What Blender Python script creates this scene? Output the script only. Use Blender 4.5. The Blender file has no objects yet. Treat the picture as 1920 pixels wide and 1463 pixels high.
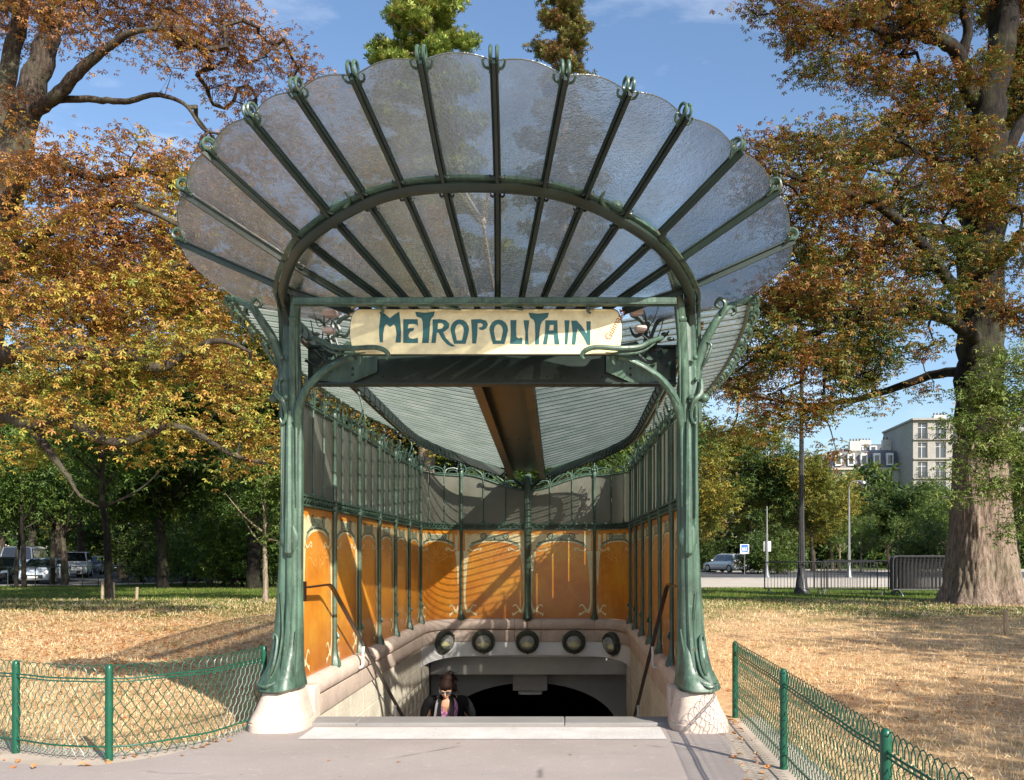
import bpy, math, random
import numpy as np
from mathutils import Vector, Matrix
R = math.radians
sc = bpy.context.scene
col = sc.collection
# ------------------------------------------------------------------ camera, world, sun, exposure
EYE = 1.65; FPX = 1680.0; VX = 1054.0; HY = 1040.0      # eye height; focal length and vanishing point in photo pixels
cam_d = bpy.data.cameras.new('camera'); cam = bpy.data.objects.new('camera', cam_d); col.objects.link(cam)
cam.location = (0, 0, EYE); cam.rotation_euler = (R(90), 0, 0)
cam_d.sensor_fit = 'HORIZONTAL'; cam_d.sensor_width = 36; cam_d.lens = 36 * FPX / 1920
cam_d.shift_x = -(VX - 960) / 1920; cam_d.shift_y = (HY - 731.5) / 1920
cam_d.clip_start = 0.05; cam_d.clip_end = 3000
sc.camera = cam
SUN_EL = 32.0; SUN_AZ = 143.0
world = bpy.data.worlds.new('World'); sc.world = world; world.use_nodes = True
wt = world.node_tree; wt.nodes.clear()
w_out = wt.nodes.new('ShaderNodeOutputWorld'); w_bg = wt.nodes.new('ShaderNodeBackground')
sky = wt.nodes.new('ShaderNodeTexSky'); sky.sky_type = 'NISHITA'; sky.sun_disc = False
sky.sun_elevation = R(SUN_EL); sky.sun_rotation = R(SUN_AZ); sky.air_density = 1.15; sky.dust_density = 1.5; sky.ozone_density = 4.0
w_bg.inputs['Strength'].default_value = 0.115
# thin high cloud, mixed into the sky
tc = wt.nodes.new('ShaderNodeTexCoord'); mp = wt.nodes.new('ShaderNodeMapping'); mp.inputs['Scale'].default_value = (1.0, 1.0, 3.2)
nz = wt.nodes.new('ShaderNodeTexNoise'); nz.inputs['Scale'].default_value = 2.2; nz.inputs['Detail'].default_value = 9; nz.inputs['Roughness'].default_value = 0.62
rp = wt.nodes.new('ShaderNodeValToRGB'); rp.color_ramp.elements[0].position = 0.50; rp.color_ramp.elements[1].position = 0.80
rp.color_ramp.elements[0].color = (0, 0, 0, 1); rp.color_ramp.elements[1].color = (0.6, 0.6, 0.6, 1)
mx = wt.nodes.new('ShaderNodeMixRGB'); mx.inputs['Color2'].default_value = (7.0, 7.3, 7.8, 1)
wt.links.new(tc.outputs['Generated'], mp.inputs['Vector']); wt.links.new(mp.outputs['Vector'], nz.inputs['Vector'])
wt.links.new(nz.outputs['Fac'], rp.inputs['Fac']); wt.links.new(rp.outputs['Color'], mx.inputs['Fac'])
wt.links.new(sky.outputs['Color'], mx.inputs['Color1']); wt.links.new(mx.outputs['Color'], w_bg.inputs['Color'])
wt.links.new(w_bg.outputs['Background'], w_out.inputs['Surface'])
sun_d = bpy.data.lights.new('sun', 'SUN'); sun_d.energy = 4.9; sun_d.angle = R(0.53); sun_d.color = (1.0, 0.93, 0.82)
sun = bpy.data.objects.new('sun', sun_d); col.objects.link(sun)
ca = math.cos(R(SUN_EL))
sun_to = Vector((math.sin(R(SUN_AZ)) * ca, math.cos(R(SUN_AZ)) * ca, math.sin(R(SUN_EL))))
sun.rotation_euler = sun_to.to_track_quat('Z', 'Y').to_euler(); sun.location = sun_to * 60
sc.view_settings.view_transform = 'Standard'; sc.view_settings.look = 'None'
sc.view_settings.exposure = 0.85; sc.view_settings.gamma = 1.0; sc.view_settings.use_curve_mapping = False
sc.render.engine = 'CYCLES'
sc.cycles.max_bounces = 10; sc.cycles.transparent_max_bounces = 16; sc.cycles.transmission_bounces = 8

def at(px, py, s):                      # photo pixel at scale s (pixels per metre) -> a point in the world
    return Vector(((px - VX) / s, FPX / s, EYE + (HY - py) / s))
C0 = -0.69                              # x of the entrance's axis
def mr(side, h, y, z): return (C0 + side * h, y, z)
def ground_z(x, y):
    def ss(a, b, t):
        t = max(0., min(1., (t - a) / (b - a))); return t * t * (3 - 2 * t)
    return 0.30 * ss(13, 24, y) * (1 - ss(33, 46, y))

# ------------------------------------------------------------------ materials
MAT = {}
class NT:
    def __init__(s, name):
        s.m = bpy.data.materials.new(name); s.m.use_nodes = True; s.t = s.m.node_tree; s.t.nodes.clear()
        s.out = s.t.nodes.new('ShaderNodeOutputMaterial')
    def n(s, kind, **kw):
        nd = s.t.nodes.new(kind)
        for k, v in kw.items():
            if k.startswith('i_'):
                key = k[2:].replace('_', ' ')
                nd.inputs[key].default_value = v
            else: setattr(nd, k, v)
        return nd
    def l(s, a, b): s.t.links.new(a, b)
    def coord(s, obj=True, scale=None):
        tcn = s.n('ShaderNodeNewGeometry') if not obj else s.n('ShaderNodeTexCoord')
        o = tcn.outputs['Object'] if obj else tcn.outputs['Position']
        if scale:
            m_ = s.n('ShaderNodeMapping'); m_.inputs['Scale'].default_value = scale; s.l(o, m_.inputs['Vector']); o = m_.outputs['Vector']
        return o
    def noise(s, scale, detail=4, rough=.55, vec=None):
        nn = s.n('ShaderNodeTexNoise'); nn.inputs['Scale'].default_value = scale; nn.inputs['Detail'].default_value = detail; nn.inputs['Roughness'].default_value = rough
        if vec is not None: s.l(vec, nn.inputs['Vector'])
        return nn.outputs['Fac']
    def ramp(s, fac, stops, interp='LINEAR'):
        r = s.n('ShaderNodeValToRGB'); cr = r.color_ramp; cr.interpolation = interp
        while len(cr.elements) < len(stops): cr.elements.new(0.5)
        for e, (p, c) in zip(cr.elements, stops):
            e.position = p; e.color = (c[0], c[1], c[2], 1) if not isinstance(c, (int, float)) else (c, c, c, 1)
        s.l(fac, r.inputs['Fac']); return r.outputs['Color']
    def mix(s, fac, a, b, mode='MIX'):
        m_ = s.n('ShaderNodeMixRGB', blend_type=mode)
        for key, v in (('Fac', fac), ('Color1', a), ('Color2', b)):
            if hasattr(v, 'is_output'): s.l(v, m_.inputs[key])
            elif isinstance(v, (int, float)): m_.inputs[key].default_value = v if key == 'Fac' else (v, v, v, 1)
            else: m_.inputs[key].default_value = (v[0], v[1], v[2], 1)
        return m_.outputs['Color']
    def bump(s, h, strength=.3, dist=.01):
        b = s.n('ShaderNodeBump'); b.inputs['Strength'].default_value = strength; b.inputs['Distance'].default_value = dist
        s.l(h, b.inputs['Height']); return b.outputs['Normal']
    def pr(s, colr, rough=.5, metal=0, spec=.5, normal=None, coat=0, **kw):
        p = s.n('ShaderNodeBsdfPrincipled')
        if hasattr(colr, 'is_output'): s.l(colr, p.inputs['Base Color'])
        else: p.inputs['Base Color'].default_value = (colr[0], colr[1], colr[2], 1)
        if hasattr(rough, 'is_output'): s.l(rough, p.inputs['Roughness'])
        else: p.inputs['Roughness'].default_value = rough
        p.inputs['Metallic'].default_value = metal; p.inputs['Specular IOR Level'].default_value = spec
        p.inputs['Coat Weight'].default_value = coat; p.inputs['Coat Roughness'].default_value = .08
        if normal is not None: s.l(normal, p.inputs['Normal'])
        for k, v in kw.items(): p.inputs[k.replace('_', ' ')].default_value = v
        return p.outputs['BSDF']
    def done(s, sh, key=None):
        s.l(sh, s.out.inputs['Surface']); MAT[key or s.m.name] = s.m; return s.m

def speck(name, base, var=.25, scale=6, rough=.6, bump=.3, bdist=.01, fine=60, spec=.4, metal=0, coat=0, tint=None):
    t = NT(name); v = t.coord(obj=False)
    a = t.noise(scale, 6, .6, v); b = t.noise(fine, 3, .6, v)
    lo = [c * (1 - var) for c in base]; hi = [min(1, c * (1 + var)) for c in base]
    if tint: lo = tint
    c = t.ramp(a, [(.3, lo), (.7, hi)])
    c = t.mix(.35, c, t.ramp(b, [(.35, .45), (.65, 1.)]), 'MULTIPLY')
    return t.done(t.pr(c, rough, metal, spec, t.bump(b, bump, bdist), coat))

def metal_paint():
    t = NT('green_cast_iron_paint'); v = t.coord(obj=False)
    a = t.noise(3.2, 6, .65, v); b = t.noise(26, 4, .7, v)
    vs = t.coord(obj=False, scale=(14, 14, 1.1)); st = t.noise(2.0, 5, .6, vs)
    c = t.ramp(a, [(.25, (.035, .070, .048)), (.55, (.075, .142, .100)), (.8, (.115, .195, .145))])
    c = t.mix(.75, c, t.ramp(st, [(.36, .35), (.6, 1.)]), 'MULTIPLY')
    c = t.mix(t.ramp(b, [(.60, 0.), (.72, .5)]), c, (.25, .36, .29))
    rr = t.ramp(b, [(.35, .30), (.7, .58)]); ru = t.noise(11, 6, .75, v); c = t.mix(t.ramp(ru, [(.64, 0.), (.70, .8)]), c, (.085, .045, .022)); c = t.mix(t.ramp(t.noise(1.7, 5, .7, v), [(.45, 0.), (.7, .55)]), c, (.040, .055, .040))
    t.done(t.pr(c, rr, 0, .5, t.bump(b, .25, .004)), 'green')
metal_paint()
def dark_paint():
    t = NT('dark_green_iron_paint'); v = t.coord(obj=False)
    a = t.noise(4, 5, .6, v)
    c = t.ramp(a, [(.3, (.009, .018, .014)), (.7, (.020, .036, .028))])
    t.done(t.pr(c, .38, 0, .5, t.bump(t.noise(30, 3, .6, v), .2, .003)), 'dark')
dark_paint()
speck('rusty_brown_iron', (.12, .075, .045), .3, 5, .5, .3, .004); MAT['brown'] = MAT['rusty_brown_iron']
def ochre():
    t = NT('ochre_gutter_paint'); v = t.coord(obj=False)
    a = t.noise(1.6, 5, .6, v)
    c = t.ramp(a, [(.35, (.05, .045, .03)), (.65, (.14, .09, .04))])  # ochre of the orange walls mirrored in the metal, put into the colour
    t.done(t.pr(c, .3, 0, .5, t.bump(t.noise(25, 3, .6, v), .2, .003)), 'ochre')
ochre()
speck('olive_gutter_paint', (.05, .055, .038), .25, 3, .3, .2, .003); MAT['olive'] = MAT['olive_gutter_paint']
def fan_glass():
    t = NT('hammered_glass'); v = t.coord(obj=False)
    b1 = t.noise(20, 3, .55, v); b2 = t.noise(60, 2, .5, v); dirt = t.noise(2.2, 6, .65, v)
    h = t.mix(.45, b1, b2)
    nrm = t.bump(h, .95, .011)
    rf = t.n('ShaderNodeBsdfRefraction'); rf.inputs['IOR'].default_value = 1.27; rf.inputs['Roughness'].default_value = .13
    t.l(t.ramp(dirt, [(.35, (.80, .74, .66)), (.65, (1., .99, .97))]), rf.inputs['Color']); t.l(nrm, rf.inputs['Normal'])
    gl = t.n('ShaderNodeBsdfGlossy'); gl.inputs['Roughness'].default_value = .22; gl.inputs['Color'].default_value = (.8, .8, .8, 1); t.l(nrm, gl.inputs['Normal'])
    tl = t.n('ShaderNodeBsdfTranslucent'); tl.inputs['Color'].default_value = (.60, .52, .42, 1); t.l(nrm, tl.inputs['Normal'])
    m1 = t.n('ShaderNodeMixShader'); m1.inputs['Fac'].default_value = .10; t.l(rf.outputs[0], m1.inputs[1]); t.l(tl.outputs[0], m1.inputs[2])
    m2 = t.n('ShaderNodeMixShader'); m2.inputs['Fac'].default_value = .10; t.l(m1.outputs[0], m2.inputs[1]); t.l(gl.outputs[0], m2.inputs[2])
    tr = t.n('ShaderNodeBsdfTransparent'); tr.inputs['Color'].default_value = (.9, .9, .88, 1)
    m3 = t.n('ShaderNodeMixShader'); m3.inputs['Fac'].default_value = .44; t.l(m2.outputs[0], m3.inputs[1]); t.l(tr.outputs[0], m3.inputs[2])
    t.done(m3.outputs[0], 'fanglass')
fan_glass()
def roof_glass():
    t = NT('ribbed_wired_glass'); v = t.coord(obj=False)
    b = t.noise(60, 3, .6, v); d = t.noise(2.5, 5, .6, v)
    c = t.ramp(d, [(.3, (.42, .52, .42)), (.7, (.72, .78, .66))])
    c = t.mix(.5, c, t.ramp(b, [(.35, .55), (.65, 1.)]), 'MULTIPLY')
    p = t.pr(c, .25, 0, .5, t.bump(b, .3, .004))
    tl = t.n('ShaderNodeBsdfTranslucent'); t.l(c, tl.inputs['Color'])
    m1 = t.n('ShaderNodeMixShader'); m1.inputs['Fac'].default_value = .62; t.l(p, m1.inputs[1]); t.l(tl.outputs[0], m1.inputs[2])
    tr = t.n('ShaderNodeBsdfTransparent'); m2 = t.n('ShaderNodeMixShader'); lw = t.n('ShaderNodeLayerWeight'); lw.inputs['Blend'].default_value = .35; t.l(t.ramp(lw.outputs['Facing'], [(.2, .46), (.85, .24)]), m2.inputs['Fac'])
    t.l(m1.outputs[0], m2.inputs[1]); t.l(tr.outputs[0], m2.inputs[2])
    t.done(m2.outputs[0], 'roofglass')
roof_glass()
def wall_glass():
    t = NT('dusty_obscured_glass'); v = t.coord(obj=False)
    b = t.noise(45, 3, .6, v); d = t.noise(1.8, 6, .65, v)
    c = t.ramp(d, [(.3, (.15, .15, .115)), (.7, (.27, .27, .23))])
    p = t.pr(c, .22, 0, .5, t.bump(b, .25, .004))
    tl = t.n('ShaderNodeBsdfTranslucent'); tl.inputs['Color'].default_value = (.34, .35, .28, 1)
    m1 = t.n('ShaderNodeMixShader'); m1.inputs['Fac'].default_value = .45; t.l(p, m1.inputs[1]); t.l(tl.outputs[0], m1.inputs[2])
    tr = t.n('ShaderNodeBsdfTransparent'); m2 = t.n('ShaderNodeMixShader'); m2.inputs['Fac'].default_value = .10
    t.l(m1.outputs[0], m2.inputs[1]); t.l(tr.outputs[0], m2.inputs[2])
    t.done(m2.outputs[0], 'wallglass')
wall_glass()
def enamel():
    t = NT('orange_lava_enamel'); g = t.n('ShaderNodeNewGeometry'); sep = t.n('ShaderNodeSeparateXYZ'); t.l(g.outputs['Position'], sep.inputs[0])
    v = g.outputs['Position']; a = t.noise(1.5, 4, .6, v); b = t.noise(7, 5, .6, v)
    c = t.ramp(a, [(.3, (.60, .19, .020)), (.5, (.74, .29, .030)), (.72, (.80, .40, .045))])
    c = t.mix(.22, c, t.ramp(b, [(.3, (.5, .32, .2)), (.7, (1, 1, 1))]), 'MULTIPLY')
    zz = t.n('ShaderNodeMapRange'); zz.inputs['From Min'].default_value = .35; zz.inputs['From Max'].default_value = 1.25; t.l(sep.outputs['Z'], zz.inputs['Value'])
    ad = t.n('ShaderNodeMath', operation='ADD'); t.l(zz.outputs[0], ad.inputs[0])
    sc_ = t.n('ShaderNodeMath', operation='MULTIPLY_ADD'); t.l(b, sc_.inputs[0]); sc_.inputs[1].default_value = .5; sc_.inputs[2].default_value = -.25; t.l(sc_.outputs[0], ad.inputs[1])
    grime = t.ramp(ad.outputs[0], [(0., .55), (.8, 0.)])  # browner towards the bottom of the panel, broken up by noise
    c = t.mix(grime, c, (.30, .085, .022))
    t.done(t.pr(c, .30, 0, .5, t.bump(b, .06, .004), .35), 'enamel')
enamel()
for nm, c, r in (('cream_enamel', (.88, .76, .44), .3), ('greygreen_enamel', (.33, .38, .27), .3), ('darkgreen_enamel', (.06, .11, .08), .3), ('pale_orange_enamel', (.88, .52, .16), .3)):
    speck(nm, c, .12, 8, r, .1, .002)
speck('pink_limestone', (.62, .50, .42), .20, 2.6, .8, .5, .006, 40); MAT['stone'] = MAT['pink_limestone']
speck('buff_masonry', (.64, .59, .48), .2, 1.8, .8, .4, .006, 30); MAT['buff'] = MAT['buff_masonry']
speck('white_render', (.84, .83, .81), .06, 1.5, .6, .1, .003); MAT['white'] = MAT['white_render']
speck('grey_render', (.48, .46, .41), .12, 1.5, .7, .1, .003); MAT['greyr'] = MAT['grey_render']
speck('grey_granite', (.25, .24, .23), .15, 1.2, .75, .3, .003, 160); MAT['granite'] = MAT['grey_granite']
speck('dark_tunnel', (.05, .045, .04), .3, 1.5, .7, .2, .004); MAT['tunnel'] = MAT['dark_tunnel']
speck('sign_cream', (.86, .76, .45), .05, 1.4, .35, .05, .002, 12, coat=.2); MAT['sign'] = MAT['sign_cream']
speck('sign_teal', (.030, .125, .130), .12, 4, .35, .05, .002, 20); MAT['teal'] = MAT['sign_teal']
speck('sign_red', (.45, .10, .05), .1, 4, .4, .05, .002, 20)
speck('fence_green', (.006, .085, .048), .25, 8, .35, .1, .002, 90, .5)
speck('brown_handrail', (.022, .012, .010), .3, 8, .3, .1, .002)
speck('white_paint', (.76, .76, .74), .06, 8, .4, .1, .002)
speck('dark_steel', (.045, .045, .048), .3, 8, .4, .1, .002)
speck('galvanised_steel', (.30, .31, .32), .2, 9, .4, .1, .002, metal=.6)
speck('lamp_housing', (.055, .065, .050), .3, 9, .4, .1, .002)
speck('pale_pink_box', (.62, .48, .42), .1, 9, .5, .1, .002)
speck('stake_wood', (.38, .30, .20), .2, 9, .8, .3, .004)
def simple(name, c, rough=.5, metal=0, spec=.5, coat=0, **kw):
    t = NT(name); v = t.coord(obj=False); b = t.noise(9, 3, .6, v)
    cc = t.ramp(b, [(.3, [x * .88 for x in c]), (.7, c)])
    return t.done(t.pr(cc, rough, metal, spec, None, coat, **kw))
simple('skin', (.50, .26, .16), .5); simple('hair', (.014, .006, .004), .7, 0, .15); simple('black_cloth', (.008, .008, .009), .9, 0, .1)
simple('grey_strap', (.14, .14, .15), .7); simple('tyre', (.02, .02, .02), .8); simple('rim_metal', (.45, .46, .48), .3, .8)
simple('car_glass', (.015, .02, .022), .06, 0, .8, .5); simple('headlight', (.75, .77, .8), .1, 0, .6, 1); simple('taillight', (.35, .012, .01), .2, 0, .5, 1)
simple('plate', (.7, .7, .66), .5); simple('denim', (.03, .045, .09), .8); simple('blue_sign', (.015, .13, .62), .4); simple('lens_yellow', (.78, .72, .20), .4)
simple('paper_white', (.75, .73, .68), .6); simple('black_plastic', (.02, .02, .02), .5); simple('zinc_roof', (.115, .115, .12), .5, .2); simple('window_dark', (.045, .055, .065), .12, 0, .7)
def blouse():
    t = NT('purple_print_cloth'); v = t.coord(obj=False, scale=(1, 1, .35)); w = t.noise(75, 3, .7, v)
    c = t.ramp(w, [(.42, (.19, .05, .13)), (.52, (.42, .14, .30)), (.62, (.72, .45, .60))])
    t.done(t.pr(c, .8), 'blouse')
blouse()
def lens_glass():
    t = NT('lamp_lens'); p = t.pr((.88, .88, .82), .08, 0, .6, t.bump(t.noise(30, 2, .5, t.coord(obj=False)), .1, .004))
    tr = t.n('ShaderNodeBsdfTransparent'); m = t.n('ShaderNodeMixShader'); m.inputs['Fac'].default_value = .68
    t.l(p, m.inputs[1]); t.l(tr.outputs[0], m.inputs[2]); t.done(m.outputs[0], 'lens')
lens_glass()
def asphalt():
    t = NT('pinkish_asphalt'); v = t.coord(obj=False)
    a = t.noise(.55, 6, .6, v); b = t.noise(160, 2, .7, v); c3 = t.noise(9, 5, .7, v)
    sv = t.coord(obj=False, scale=(.8, 2.6, 1)); s_ = t.noise(.9, 6, .7, sv)
    c = t.ramp(a, [(.3, (.325, .276, .252)), (.7, (.405, .348, .320))])
    c = t.mix(t.ramp(s_, [(.52, 0.), (.7, .45)]), c, (.29, .255, .24))
    c = t.mix(t.ramp(c3, [(.58, 0.), (.74, .5)]), c, (.54, .475, .44))
    c = t.mix(.6, c, t.ramp(b, [(.3, .55), (.7, 1.15)]), 'MULTIPLY')
    wv = t.mix(.12, v, t.noise(3, 4, .6, v)); vo = t.n('ShaderNodeTexVoronoi', feature='DISTANCE_TO_EDGE'); vo.inputs['Scale'].default_value = .42; t.l(wv, vo.inputs['Vector'])
    ck = t.ramp(vo.outputs['Distance'], [(.0, .75), (.006, .35), (.012, 0.)]); msk = t.ramp(t.noise(.7, 3, .6, v), [(.50, 0.), (.56, 1.)])
    c = t.mix(t.mix(1, ck, msk, 'MULTIPLY'), c, (.10, .085, .078))
    gv = t.n('ShaderNodeTexVoronoi'); gv.inputs['Scale'].default_value = 3.1; t.l(v, gv.inputs['Vector']); c = t.mix(t.ramp(gv.outputs['Distance'], [(.035, .55), (.06, 0.)]), c, (.14, .12, .11))
    t.done(t.pr(c, .85, 0, .3, t.bump(b, .5, .004)), 'asphalt')
asphalt()
def stripe():
    t = NT('white_tactile_paint'); v = t.coord(obj=False)
    vo = t.n('ShaderNodeTexVoronoi'); vo.inputs['Scale'].default_value = 34; t.l(v, vo.inputs['Vector'])
    a = t.noise(3, 6, .7, v); b = t.noise(14, 5, .7, v)
    c = t.ramp(a, [(.3, (.48, .45, .43)), (.7, (.62, .60, .57))])
    c = t.mix(t.ramp(b, [(.60, 0.), (.70, .7)]), c, (.38, .35, .33))
    c = t.mix(t.ramp(vo.outputs['Distance'], [(.05, .25), (.2, 0.)]), c, (.5, .47, .44))
    t.done(t.pr(c, .7, 0, .3, t.bump(vo.outputs['Distance'], .5, .006)), 'stripe')
stripe()
speck('sandy_concrete', (.46, .385, .31), .2, 2.0, .85, .5, .006, 70)
speck('pale_pavement', (.50, .44, .37), .12, .6, .85, .3, .006, 20)
speck('road_asphalt', (.085, .085, .088), .15, .5, .85, .3, .006, 30)
def lawn():
    t = NT('lawn_soil_and_grass'); g = t.n('ShaderNodeNewGeometry'); v = g.outputs['Position']
    sep = t.n('ShaderNodeSeparateXYZ'); t.l(v, sep.inputs[0])
    n1 = t.noise(.35, 6, .65, v); n2 = t.noise(9, 6, .75, v); n3 = t.noise(45, 4, .8, v)
    st = t.ramp(n2, [(.3, (.34, .20, .10)), (.5, (.58, .39, .21)), (.7, (.76, .56, .34))])
    gr = t.ramp(n2, [(.3, (.030, .060, .008)), (.55, (.075, .130, .016)), (.75, (.15, .19, .035))])
    ya = t.n('ShaderNodeMath', operation='MULTIPLY_ADD'); t.l(n1, ya.inputs[0]); ya.inputs[1].default_value = 16; t.l(sep.outputs['Y'], ya.inputs[2])
    f = t.n('ShaderNodeMapRange'); f.inputs['From Min'].default_value = 26.5; f.inputs['From Max'].default_value = 31; t.l(ya.outputs[0], f.inputs['Value'])
    c = t.mix(f.outputs[0], st, gr)
    pt = t.noise(.8, 6, .7, v); c = t.mix(t.ramp(pt, [(.56, 0.), (.68, .6)]), c, gr); c = t.mix(t.ramp(t.noise(1.9, 6, .7, v), [(.55, 0.), (.68, .7)]), c, (.22, .135, .08))
    c = t.mix(.6, c, t.ramp(n3, [(.3, .45), (.65, 1.1)]), 'MULTIPLY')
    t.done(t.pr(c, .95, 0, .1, t.bump(n3, .8, .02)), 'lawn')
lawn()
def leafmat(key, stops, patch=None, trans=.35, z_shift=None, rough=.5):
    t = NT(key); g = t.n('ShaderNodeNewGeometry'); v = g.outputs['Position']
    r_ = g.outputs['Random Per Island']
    n_ = t.noise(.55 if patch is None else patch, 3, .6, v)
    m_ = t.n('ShaderNodeMath', operation='MULTIPLY_ADD'); t.l(r_, m_.inputs[0]); m_.inputs[1].default_value = .60
    m2 = t.n('ShaderNodeMath', operation='MULTIPLY_ADD'); t.l(n_, m2.inputs[0]); m2.inputs[1].default_value = 1.5; m2.inputs[2].default_value = -.52
    t.l(m2.outputs[0], m_.inputs[2]); fac = m_.outputs[0]
    if z_shift:
        sep = t.n('ShaderNodeSeparateXYZ'); t.l(v, sep.inputs[0]); mz = t.n('ShaderNodeMapRange')
        mz.inputs['From Min'].default_value = z_shift[0]; mz.inputs['From Max'].default_value = z_shift[1]; mz.inputs['To Min'].default_value = z_shift[2]; mz.inputs['To Max'].default_value = z_shift[3]
        t.l(sep.outputs['Z'], mz.inputs['Value']); ad = t.n('ShaderNodeMath', operation='ADD'); t.l(fac, ad.inputs[0]); t.l(mz.outputs[0], ad.inputs[1]); fac = ad.outputs[0]
    c = t.ramp(fac, stops)
    p = t.pr(c, rough, 0, .35)
    tl = t.n('ShaderNodeBsdfTranslucent'); t.l(c, tl.inputs['Color'])
    mm = t.n('ShaderNodeMixShader'); mm.inputs['Fac'].default_value = trans; t.l(p, mm.inputs[1]); t.l(tl.outputs[0], mm.inputs[2])
    return t.done(mm.outputs[0], key)
leafmat('autumn_orange_leaves', [(.0, (.20, .25, .04)), (.25, (.42, .36, .065)), (.42, (.46, .30, .06)), (.58, (.44, .22, .055)), (.78, (.36, .155, .055)), (1., (.22, .105, .05))], .45, .26, (2.5, 13, -.32, .26))
leafmat('autumn_mixed_leaves', [(.0, (.045, .085, .018)), (.30, (.11, .135, .028)), (.48, (.22, .19, .04)), (.62, (.28, .15, .035)), (.8, (.22, .08, .022)), (1., (.08, .035, .015))], .5, .24, (2, 12, -.14, .02))
leafmat('green_pointed_leaves', [(.1, (.10, .17, .035)), (.6, (.19, .26, .06)), (1., (.32, .33, .09))], 1.2, .3)
leafmat('dark_green_leaves', [(.1, (.028, .062, .015)), (.55, (.068, .118, .024)), (1., (.17, .20, .04))], .35, .3)
leafmat('mid_green_leaves', [(.1, (.05, .10, .022)), (.6, (.11, .18, .035)), (1., (.22, .26, .05))], .35, .3)
leafmat('yellow_green_leaves', [(.1, (.09, .12, .02)), (.5, (.19, .20, .03)), (.9, (.33, .24, .04))], .3, .3)
leafmat('conifer_needles', [(.1, (.08, .14, .028)), (.5, (.22, .29, .055)), (.8, (.36, .40, .10)), (1., (.34, .15, .05))], .9, .25)
leafmat('dry_cone_needles', [(.1, (.08, .10, .02)), (.45, (.18, .19, .05)), (.75, (.22, .13, .05)), (1., (.16, .07, .03))], .9, .25)
leafmat('dry_grass_blades', [(.0, (.26, .16, .08)), (.3, (.52, .35, .17)), (.55, (.74, .53, .29)), (.9, (.88, .72, .46))], .6, .3)
leafmat('green_grass_blades', [(.1, (.05, .10, .012)), (.5, (.12, .18, .025)), (.9, (.30, .28, .07))], .6, .3)
leafmat('fallen_leaves', [(.1, (.38, .13, .04)), (.5, (.52, .24, .09)), (.9, (.60, .38, .18))], 1.5, .2)
def bark(name, lo, hi, vs=(5, 5, 1.1)):
    t = NT(name); v = t.coord(obj=False, scale=vs); a = t.noise(2.5, 7, .7, v); b = t.noise(1.2, 3, .5, t.coord(obj=False))
    c = t.ramp(a, [(.33, [x * .35 for x in lo]), (.5, lo), (.7, hi)])
    c = t.mix(t.ramp(b, [(.5, 0.), (.7, .35)]), c, (.12, .13, .07))
    t.done(t.pr(c, .9, 0, .2, t.bump(a, .9, .04)))
bark('grey_bark', (.05, .038, .03), (.12, .092, .07)); bark('dark_bark', (.015, .012, .010), (.036, .029, .023)); bark('pale_bark', (.26, .20, .15), (.42, .34, .26)); bark('big_trunk_bark', (.21, .155, .12), (.36, .28, .225), (7, 7, 1.6))  # the dark tone also holds the leaf shade on the right chestnut's trunk
# ------------------------------------------------------------------ mesh helpers
def tag(o, label=None, cat=None, group=None, kind=None):
    if label: o['label'] = label
    if cat: o['category'] = cat
    if group: o['group'] = group
    if kind: o['kind'] = kind
    return o
def empty(name, loc=(0, 0, 0), rz=0, label=None, cat=None, group=None):
    o = bpy.data.objects.new(name, None); o.location = loc; o.rotation_euler = (0, 0, rz); o.empty_display_size = .2
    col.objects.link(o); return tag(o, label, cat, group)
def copy_tree(o, parent=None):
    c = o.copy(); col.objects.link(c)
    if parent: c.parent = parent
    for ch in list(o.children): copy_tree(ch, c)
    return c
def V3(p): return np.array((p[0], p[1], p[2]), float)
def spline(pts, n=6, closed=False):
    P = [V3(p) for p in pts]; out = []
    N = len(P); rng_ = range(N if closed else N - 1)
    for i in rng_:
        if closed: p0, p1, p2, p3 = P[(i - 1) % N], P[i], P[(i + 1) % N], P[(i + 2) % N]
        else: p0, p1, p2, p3 = P[max(i - 1, 0)], P[i], P[i + 1], P[min(i + 2, N - 1)]
        for k in range(n):
            t = k / n
            out.append(.5 * ((2 * p1) + (-p0 + p2) * t + (2 * p0 - 5 * p1 + 4 * p2 - p3) * t * t + (-p0 + 3 * p1 - 3 * p2 + p3) * t ** 3))
    if not closed: out.append(P[-1])
    return out
def lerp_list(vals, n):
    xs = np.linspace(0, len(vals) - 1, n); return np.interp(xs, range(len(vals)), vals)
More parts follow.
